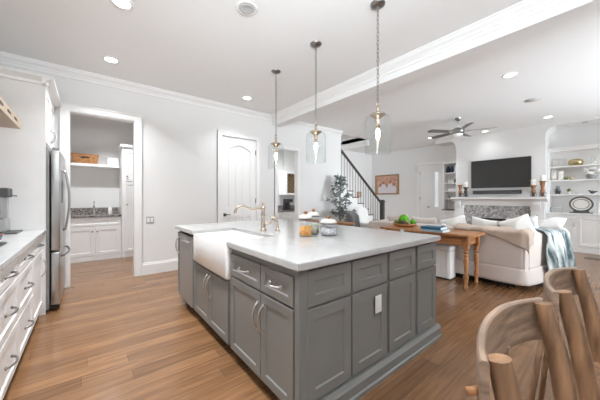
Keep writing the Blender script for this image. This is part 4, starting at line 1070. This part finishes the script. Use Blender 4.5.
MB().box(-0.09, 0.09, -0.39, 0.39, 0.0, 0.04).done('base', 'black', t)

# books and tray on the table
def book(loc, L, D, H, m, label, rz=0):
    t = thing('book', label, 'book', loc, rz)
    MB().box(-D / 2, D / 2, -L / 2, L / 2, 0, 0.004).box(-D / 2, D / 2, -L / 2, L / 2, H - .004, H).box(-D / 2 - .002, -D / 2 + .004, -L / 2, L / 2, 0, H).done('cover', m, t)
    MB().box(-D / 2 + .004, D / 2 - .006, -L / 2 + .005, L / 2 - .005, .004, H - .004).done('pages', 'pages', t)
book((4.06, 1.81, 0.763), 0.31, 0.25, 0.032, 'booklight', 'light blue book at the bottom of the stack on the console table')
book((4.055, 1.83, 0.7955), 0.29, 0.23, 0.038, 'bookblue', 'dark blue book lying on the light blue one on the console table')
tag(MB().sphere((0, 0, 0.022), 0.022, 12, 8, 1, 1.3, 1.8).done('shell', 'wax', None, True, (4.12, 1.72, 0.834)), 'small white shell on top of the dark blue book', 'shell')
t = thing('dough_bowl', 'shallow brown wooden bowl on the console table holding greens', 'bowl', (4.33, 2.46, 0.763))
MB().lathe([(0, 0), (0.13, 0), (0.17, 0.03), (0.185, 0.06), (0.175, 0.06), (0.155, 0.032), (0.12, 0.012), (0, 0.012)], seg=28, sy=1.15).done('bowl_body', 'honey', t, True)
tag(MB().sphere((0, 0, 0), 0.085, 20, 14).done('moss_ball', 'green', None, True, (4.33, 2.47, 0.885)), 'bright green moss ball in the wooden bowl', 'moss ball')
for k, (x, y, z, r, m, l) in enumerate([(4.25, 2.56, 0.838, 0.048, 'olive', 'olive green ball left of the moss ball in the bowl'), (4.24, 2.45, 0.822, 0.045, 'plum', 'dark brown ball in front of the moss ball in the bowl'), (4.25, 2.355, 0.838, 0.045, 'olive', 'olive green ball right of the moss ball in the bowl'), (4.37, 2.33, 0.845, 0.05, 'green', 'small green ball at the right end of the bowl'), (4.40, 2.585, 0.845, 0.045, 'plum', 'dark ball at the back left of the bowl')]):
    tag(MB().sphere((0, 0, 0), r, 14, 10).done('decorative_ball', m, None, True, (x, y, z)), l, 'ball')
tag(MB().box(-0.006, 0.0, -0.03, 0.03, -0.05, 0.0, .001).done('paper_tag', 'pages', None, False, (3.925, 2.27, 0.762)), 'small white paper tag on the front edge of the console table', 'tag')

# sofa
t = thing('sofa', 'cream slipcovered sofa seen from behind, its pleated skirt to the floor', 'sofa', (4.56, 2.13, 0))
def rbox(x0, x1, y0, y1, z0, z1, bev, seg=4): return MB().box(x0, x1, y0, y1, z0, z1, bev, seg=seg)
rbox(0.0, 0.26, -1.25, 1.25, 0.28, 0.79, 0.04).done('back', 'sofa', t, 'auto')
rbox(0.10, 0.95, -1.10, 1.10, 0.16, 0.50, 0.05).done('seat', 'sofa', t, 'auto')
for s in (-1, 1):
    b = MB(); n = 16
    def arm(u, v, s=s):
        a = 2 * PI * v
        cy = s * (1.125 + 0.20 * u); hw = 0.14 + 0.012 * math.sin(PI * v * 2)
        yy = cy + s * (-hw if False else 0)
        # rounded upright profile, flaring forwards
        py = hw * math.copysign(abs(math.cos(a)) ** 0.28, math.cos(a)); pz = 0.315 * math.copysign(abs(math.sin(a)) ** 0.28, math.sin(a))
        return (0.01 + 0.97 * u, cy + py, 0.46 + pz)
    b.grid(arm, 8, 36)
    bmesh.ops.remove_doubles(b.bm, verts=b.bm.verts[:], dist=1e-4)
    es = [e for e in b.bm.edges if e.is_boundary]
    bmesh.ops.holes_fill(b.bm, edges=es, sides=0)
    b.done('arm', 'sofa', t, 'auto')
# skirt with pleats round the foot
b = MB()
cor = [(0.0, 1.255), (0.0, -1.255), (0.98, -1.47), (0.98, 1.47)]
def skirt(u, v):
    q = u * 4; i = int(q) % 4; f = q - int(q)
    if u >= 1: i, f = 3, 1.0
    a = Vector(cor[i]); c = Vector(cor[(i + 1) % 4]); p = a.lerp(c, f)
    d = (c - a).normalized(); nrm = Vector((d.y, -d.x)) * -1
    nrm = Vector((-d.y, d.x)) * -1
    m = [5, 2, 5, 2][i]
    o = (0.015 + 0.02 * v) * abs(math.sin(PI * f * m)) ** 0.35 + 0.012 * v
    p = p + nrm * o
    return (p.x, p.y, 0.30 - 0.215 * v)
b.grid(skirt, 192, 6)
b.done('skirt', 'sofa', t, True, solid=0.012)
MB().box(0.05, 0.90, -1.15, 1.15, 0.02, 0.16).done('base', 'black', t)
for x_, y_ in ((0.08, -1.1), (0.86, -1.1), (0.08, 1.1), (0.86, 1.1)): MB().lathe([(0.02, 0), (0.028, 0.03), (0, 0.03)], (x_, y_), 12).done('foot', 'turned', t, True)
for y0, y1 in ((-1.06, -0.02), (0.02, 1.06)): rbox(0.27, 0.97, y0, y1, 0.49, 0.62, 0.05).done('seat_cushion', 'white', t, 'auto')


def pillow(loc, w, h, th, m, label, rx=0, rz=0, ry=0):
    b = MB(); n = 14
    for s in (1, -1):
        def f(u, v, s=s):
            x = (u - .5) * 2; y = (v - .5) * 2
            e = max(0, (1 - x * x) * (1 - y * y)) ** 0.42
            k = 1 - 0.10 * (1 - abs(x)) * 0 - 0.07 * (x * x) * (1 - y * y) * 0
            pin = 1 - 0.10 * (1 - abs(x) ** 2) * (abs(y) ** 3) ; pin2 = 1 - 0.10 * (1 - abs(y) ** 2) * (abs(x) ** 3)
            return (x * w / 2 * pin2, s * th / 2 * e + 0.01 * math.sin(9 * u + 5 * v), y * h / 2 * pin)
        b.grid(f, n, n)
    bmesh.ops.remove_doubles(b.bm, verts=b.bm.verts[:], dist=1e-4)
    o = b.done('throw_pillow', m, None, True, loc, rot=(rx, ry, rz))
    return tag(o, label, 'pillow', 'pillows on the sofa')


pillow((4.99, 1.90, 0.76), 0.42, 0.34, 0.13, 'white', 'white pillow on the sofa seen left of the rest, under the mantel pilaster', rz=PI / 2 + .2, ry=.30)
pillow((5.00, 1.47, 0.765), 0.40, 0.34, 0.13, 'white', 'white pillow in the middle of the sofa row with a raised corner', rz=PI / 2 - .1, ry=-.15)
pillow((4.98, 1.03, 0.80), 0.40, 0.36, 0.13, 'white', 'white pillow with a pointed top corner below the soundbar', rz=PI / 2 + .1, ry=.4)
pillow((5.28, 1.02, 0.79), 0.42, 0.36, 0.13, 'pattern', 'grey patterned pillow on the sofa left of the blue-grey throw', rz=PI / 2 - .2, ry=.2)
pillow((5.42, 0.74, 0.86), 0.36, 0.26, 0.12, 'white', 'white pillow lying over the right sofa arm beside the throw', rz=PI / 2 - .3, rx=.9, ry=.2)
pillow((4.97, 2.95, 0.74), 0.48, 0.36, 0.14, 'sofa', 'pale pink pillow at the far left of the sofa by the newel post', rz=PI / 2, ry=.2)
pillow((5.0, 2.45, 0.72), 0.48, 0.36, 0.14, 'sofa', 'pale pink pillow behind the wooden bowl on the sofa', rz=PI / 2 + .15)
# tan blanket over the right end of the back
b = MB()
def blanket(u, v):
    # u along the sofa back (towards the right end), v from seat side over the back
    y = 1.75 - 1.02 * u
    wob = 0.012 * math.sin(14 * u + 3 * v) + 0.008 * math.sin(23 * u)
    hang = 0.02 + 0.50 * max(0.0, u - 0.35) ** 1.4
    s_ = v * (0.38 + hang)
    if s_ < 0.36: x = 4.90 - s_; z = 0.805 + 0.02 * math.sin(PI * s_ / .36) + wob
    else:
        x = 4.545 - 0.012; z = 0.805 - (s_ - 0.36) + wob * .4
    if u > 0.86:
        y2 = 1.75 - 1.02 * 0.86; k = (u - 0.86) * 1.02
        y = y2 - min(k, 0.03) - 0.02; z -= k * 1.5
        x += 0.02
    return (x, y, z)
b.grid(blanket, 44, 20)
tag(b.done('tan_blanket', 'tan', None, True, solid=0.014, sub=1), 'tan blanket draped over the right end of the sofa back', 'blanket')
# blue-grey throw over the right arm
b = MB()
def throw(u, v):
    x = 5.02 + 0.70 * u + 0.015 * math.sin(7 * v)
    fold = 0.032 * math.sin(26 * u + 2 * v) + 0.014 * math.sin(43 * u)
    ay = 0.985 - 0.20 * (x - 4.57) / 0.97          # centre line of the arm
    L = 1.10 + 0.04 * math.sin(19 * u)
    s_ = v * L
    if s_ < 0.30: y = ay + 0.16 - s_; z = 0.775 + 0.02 * math.sin(PI * s_ / .30) + abs(fold) * .6
    else:
        q = s_ - 0.30; y = ay - 0.16 - 0.02 - 0.11 * q + fold * min(1, q * 4); z = 0.765 - q * 0.96
    return (x + (s_ - .3) * 0.10 * (u - 0.3), y, z)
b.grid(throw, 60, 26)
tw = thing('throw_blanket', 'blue-grey fringed throw hanging over the right arm of the sofa', 'throw')
b.done('cloth', 'teal', tw, True, solid=0.012)
b = MB()
for k in range(40):
    u = (k + .5) / 40; p = Vector(throw(u, 1.0)); b.tube([p, p + Vector((0.004 * math.sin(k), 0, -0.03)), p + Vector((0.006 * math.cos(k * 2), -.004, -0.065))], [0.006, 0.007, 0.004], 5)
b.done('fringe', 'teal', tw, True)

# grey chair and white armchair by the stairs
t = thing('upholstered_chair', 'small grey rounded-back chair near the stairs', 'chair', (4.95, 4.0, 0), math.radians(25))
b = MB()
def shell(u, v):
    a = PI * (u - .5) * 1.1; r = 0.235
    top = 0.50 * (1 - 0.25 * (2 * u - 1) ** 4)
    return (r * math.sin(a), 0.20 - (1 - math.cos(a)) * 0.20 - 0.0 + 0.05 * v, 0.45 + top * v)
b.grid(shell, 18, 10); b.done('backrest', 'greycloth', t, True, solid=0.06, sub=1)
MB().box(-0.22, 0.22, -0.25, 0.20, 0.40, 0.49, 0.035, seg=3).done('seat', 'greycloth', t, 'auto')
for x_ in (-0.18, 0.18):
    for y_ in (-0.20, 0.16): MB().tube([(x_, y_, 0.41), (x_ * 1.15, y_ * 1.15, 0)], [0.02, 0.012], 8).done('leg', 'dark', t, True)
t = thing('armchair', 'white slipcovered armchair in front of the stairs', 'armchair', (5.78, 4.2, 0), math.radians(15))
MB().box(-0.38, 0.38, -0.40, 0.36, 0.08, 0.44, 0.04, seg=3).done('seat_base', 'white', t, 'auto')
b = MB()
def bk(u, v):
    x = (u - .5) * .70; z = 0.40 + v * (0.64 - 0.09 * (2 * u - 1) ** 2)
    return (x, 0.30 + 0.10 * v - 0.12 * (2 * u - 1) ** 2, z)
b.grid(bk, 12, 10); b.done('backrest', 'white', t, True, solid=0.14, sub=1)
for s in (-1, 1): MB().box(s * .30, s * .42, -0.40, 0.30, 0.30, 0.64, 0.05, seg=3).done('arm', 'white', t, 'auto')
MB().box(-0.28, 0.28, -0.40, 0.22, 0.44, 0.55, 0.045, seg=3).done('seat_cushion', 'white', t, 'auto')
for x_ in (-0.33, 0.33):
    for y_ in (-0.34, 0.30): MB().lathe([(0.02, 0), (0.028, 0.09), (0, 0.09)], (x_, y_), 10).done('leg', 'dark', t, True)

# faux olive tree
t = thing('potted_tree', 'slender dusty-green potted tree standing against the wall before the stairs', 'plant', (5.03, 4.62, 0))
MB().lathe([(0, 0), (0.14, 0), (0.19, 0.32), (0.20, 0.34), (0.18, 0.34), (0.16, 0.28), (0, 0.27)], seg=24).done('pot', 'creamer', t, True)
rnd = random.Random(3)
trunk = [Vector((0, 0, 0.26)), Vector((0.02, 0.0, 0.58)), Vector((-0.01, 0.02, 0.88)), Vector((0.015, 0.0, 1.18)), Vector((-0.01, -0.01, 1.48)), Vector((0.0, 0, 1.74))]
b = MB().tube(trunk, [0.022, 0.02, 0.017, 0.014, 0.010, 0.004], 8)
lf = MB()
def leafq(p, d, L):
    d = d.normalized(); s = d.cross(Vector((0, 0, 1)));
    if s.length < .01: s = Vector((1, 0, 0))
    s.normalize(); s = (s * math.cos(rnd.uniform(0, 3)) + d.cross(s) * math.sin(rnd.uniform(0, 3))) * (L * 0.20)
    up_ = Vector((0, 0, -0.12 * L))
    vs = [lf.bm.verts.new(v) for v in (p, p + d * L * .5 + s, p + d * L + up_, p + d * L * .5 - s)]; lf.bm.faces.new(vs)
for k in range(44):
    z = 0.55 + 1.17 * k / 43 + rnd.uniform(-.04, .04); f = (z - 0.26) / 1.48 * 5; i = min(int(f), 4); base = trunk[i].lerp(trunk[i + 1], min(1, f - i))
    a = k * 2.4 + rnd.uniform(-.4, .4); L = (0.13 + 0.34 * max(0.0, 1 - max(0, z - 0.85) / 0.95) ** 0.8) * rnd.uniform(.7, 1.15)
    d = Vector((math.cos(a), math.sin(a), rnd.uniform(0.15, 0.7))).normalized()
    d.y *= (.40 if d.y > 0 else .6)
    d.x *= .78
    p = [base, base + d * L * .5 + Vector((0, 0, .02)), base + d * L + Vector((0, 0, -.02))]
    b.tube(p, [0.006, 0.004, 0.002], 5)
    for q in range(16):
        s_ = rnd.uniform(.25, 1.05); pp = base + d * L * s_
        dd = d + Vector((rnd.uniform(-1, 1), rnd.uniform(-1, 1), rnd.uniform(-.6, .8))); leafq(pp, dd, rnd.uniform(.075, .13))
b.done('trunk', 'bark', t, True)
lf.done('foliage', 'leaf', t)

# ================================================================== RUSTIC CHAIRS
def rustic_chair(loc, label, rz=0.0):
    t = thing('dining_chair', label, 'chair', loc, rz, 'rustic wooden dining chairs')
    for s in (-1, 1):
        p = MB().tube([(s * .235, -0.01, 0.0), (s * .235, -0.06, 0.25), (s * .238, -0.095, 0.46), (s * .245, -0.06, 0.70), (s * .252, -0.018, 0.895)], [0.024, 0.026, 0.03, 0.030, 0.0245], 16)
        p.done('leg', 'rustic', t, 'auto')
        MB().tube([(s * .22, -0.47, 0.0), (s * .205, -0.45, 0.43)], [0.022, 0.027], 12).done('leg', 'rustic', t, True)
    # curved crest rail wrapping the outside of the posts
    b = MB(); n = 28; rows = []
    for i in range(n + 1):
        u = i / n; x = -0.297 + 0.594 * u; q = x / 0.297
        y = 0.060 * (1 - abs(q) ** 2.3) - 0.004
        ny = 1.0; dx = -0.060 * 2.3 * abs(q) ** 1.3 * math.copysign(1, q) / 0.297
        nv = Vector((-dx, 1.0)).normalized()
        zt = 0.905 + 0.006 * math.cos(PI * q); zb = 0.765 - 0.012 * abs(q) ** 2
        r = []
        for off, z in ((-0.009, zb), (-0.009, (zb + zt) / 2), (-0.009, zt - .005), (-0.005, zt), (0.006, zt), (0.010, zt - .005), (0.010, (zb + zt) / 2), (0.010, zb + .006), (0.006, zb)):
            r.append(b.bm.verts.new((x + nv.x * off, y + nv.y * off, z)))
        rows.append(r)
    m = len(rows[0])
    for i in range(n):
        for k in range(m): b.bm.faces.new([rows[i][k], rows[i][(k + 1) % m], rows[i + 1][(k + 1) % m], rows[i + 1][k]])
    b.bm.faces.new(rows[0][::-1]); b.bm.faces.new(rows[-1])
    cr = b.done('crest_rail', 'rusticrail', t, 'auto')
    for s in (-1, 1): MB().tube([(s * .272, 0.01, 0.815), (s * .300, 0.030, 0.815)], [0.011, 0.009], 10).done('peg', 'honey', cr, True)
    for x_ in (-0.085, 0.085):
        MB().tube([(x_ * 2.6, 0.135, 0.0), (x_ * 1.7, 0.085, 0.45), (x_, 0.047, 0.775)], [0.010, 0.012, 0.010], 10).done('brace', 'rustic', t, True)
    b = MB().prism(rrect(-0.24, 0.24, -0.50, -0.06, 0.08), 'z', 0.43, 0.47); bmesh.ops.bevel(b.bm, geom=b.bm.edges[:], offset=0.006, segments=2, affect='EDGES')
    b.done('seat', 'rustic', t, 'auto')
    for s in (-1, 1): MB().tube([(s * .236, -0.05, 0.20), (s * .213, -0.46, 0.20)], 0.013, 8).done('stretcher', 'rustic', t, True)
    MB().tube([(-.225, -0.25, 0.20), (.225, -0.25, 0.20)], 0.013, 8).done('stretcher', 'rustic', t, True)
    return t


c1 = rustic_chair((0.982, 0.203, 0), 'rustic wooden chair with a curved crest rail, nearest the camera and the island')
dup(c1, (1.70, 0.178, 0), 'rustic wooden chair with a curved crest rail, farther right and cut by the frame', 0.0)
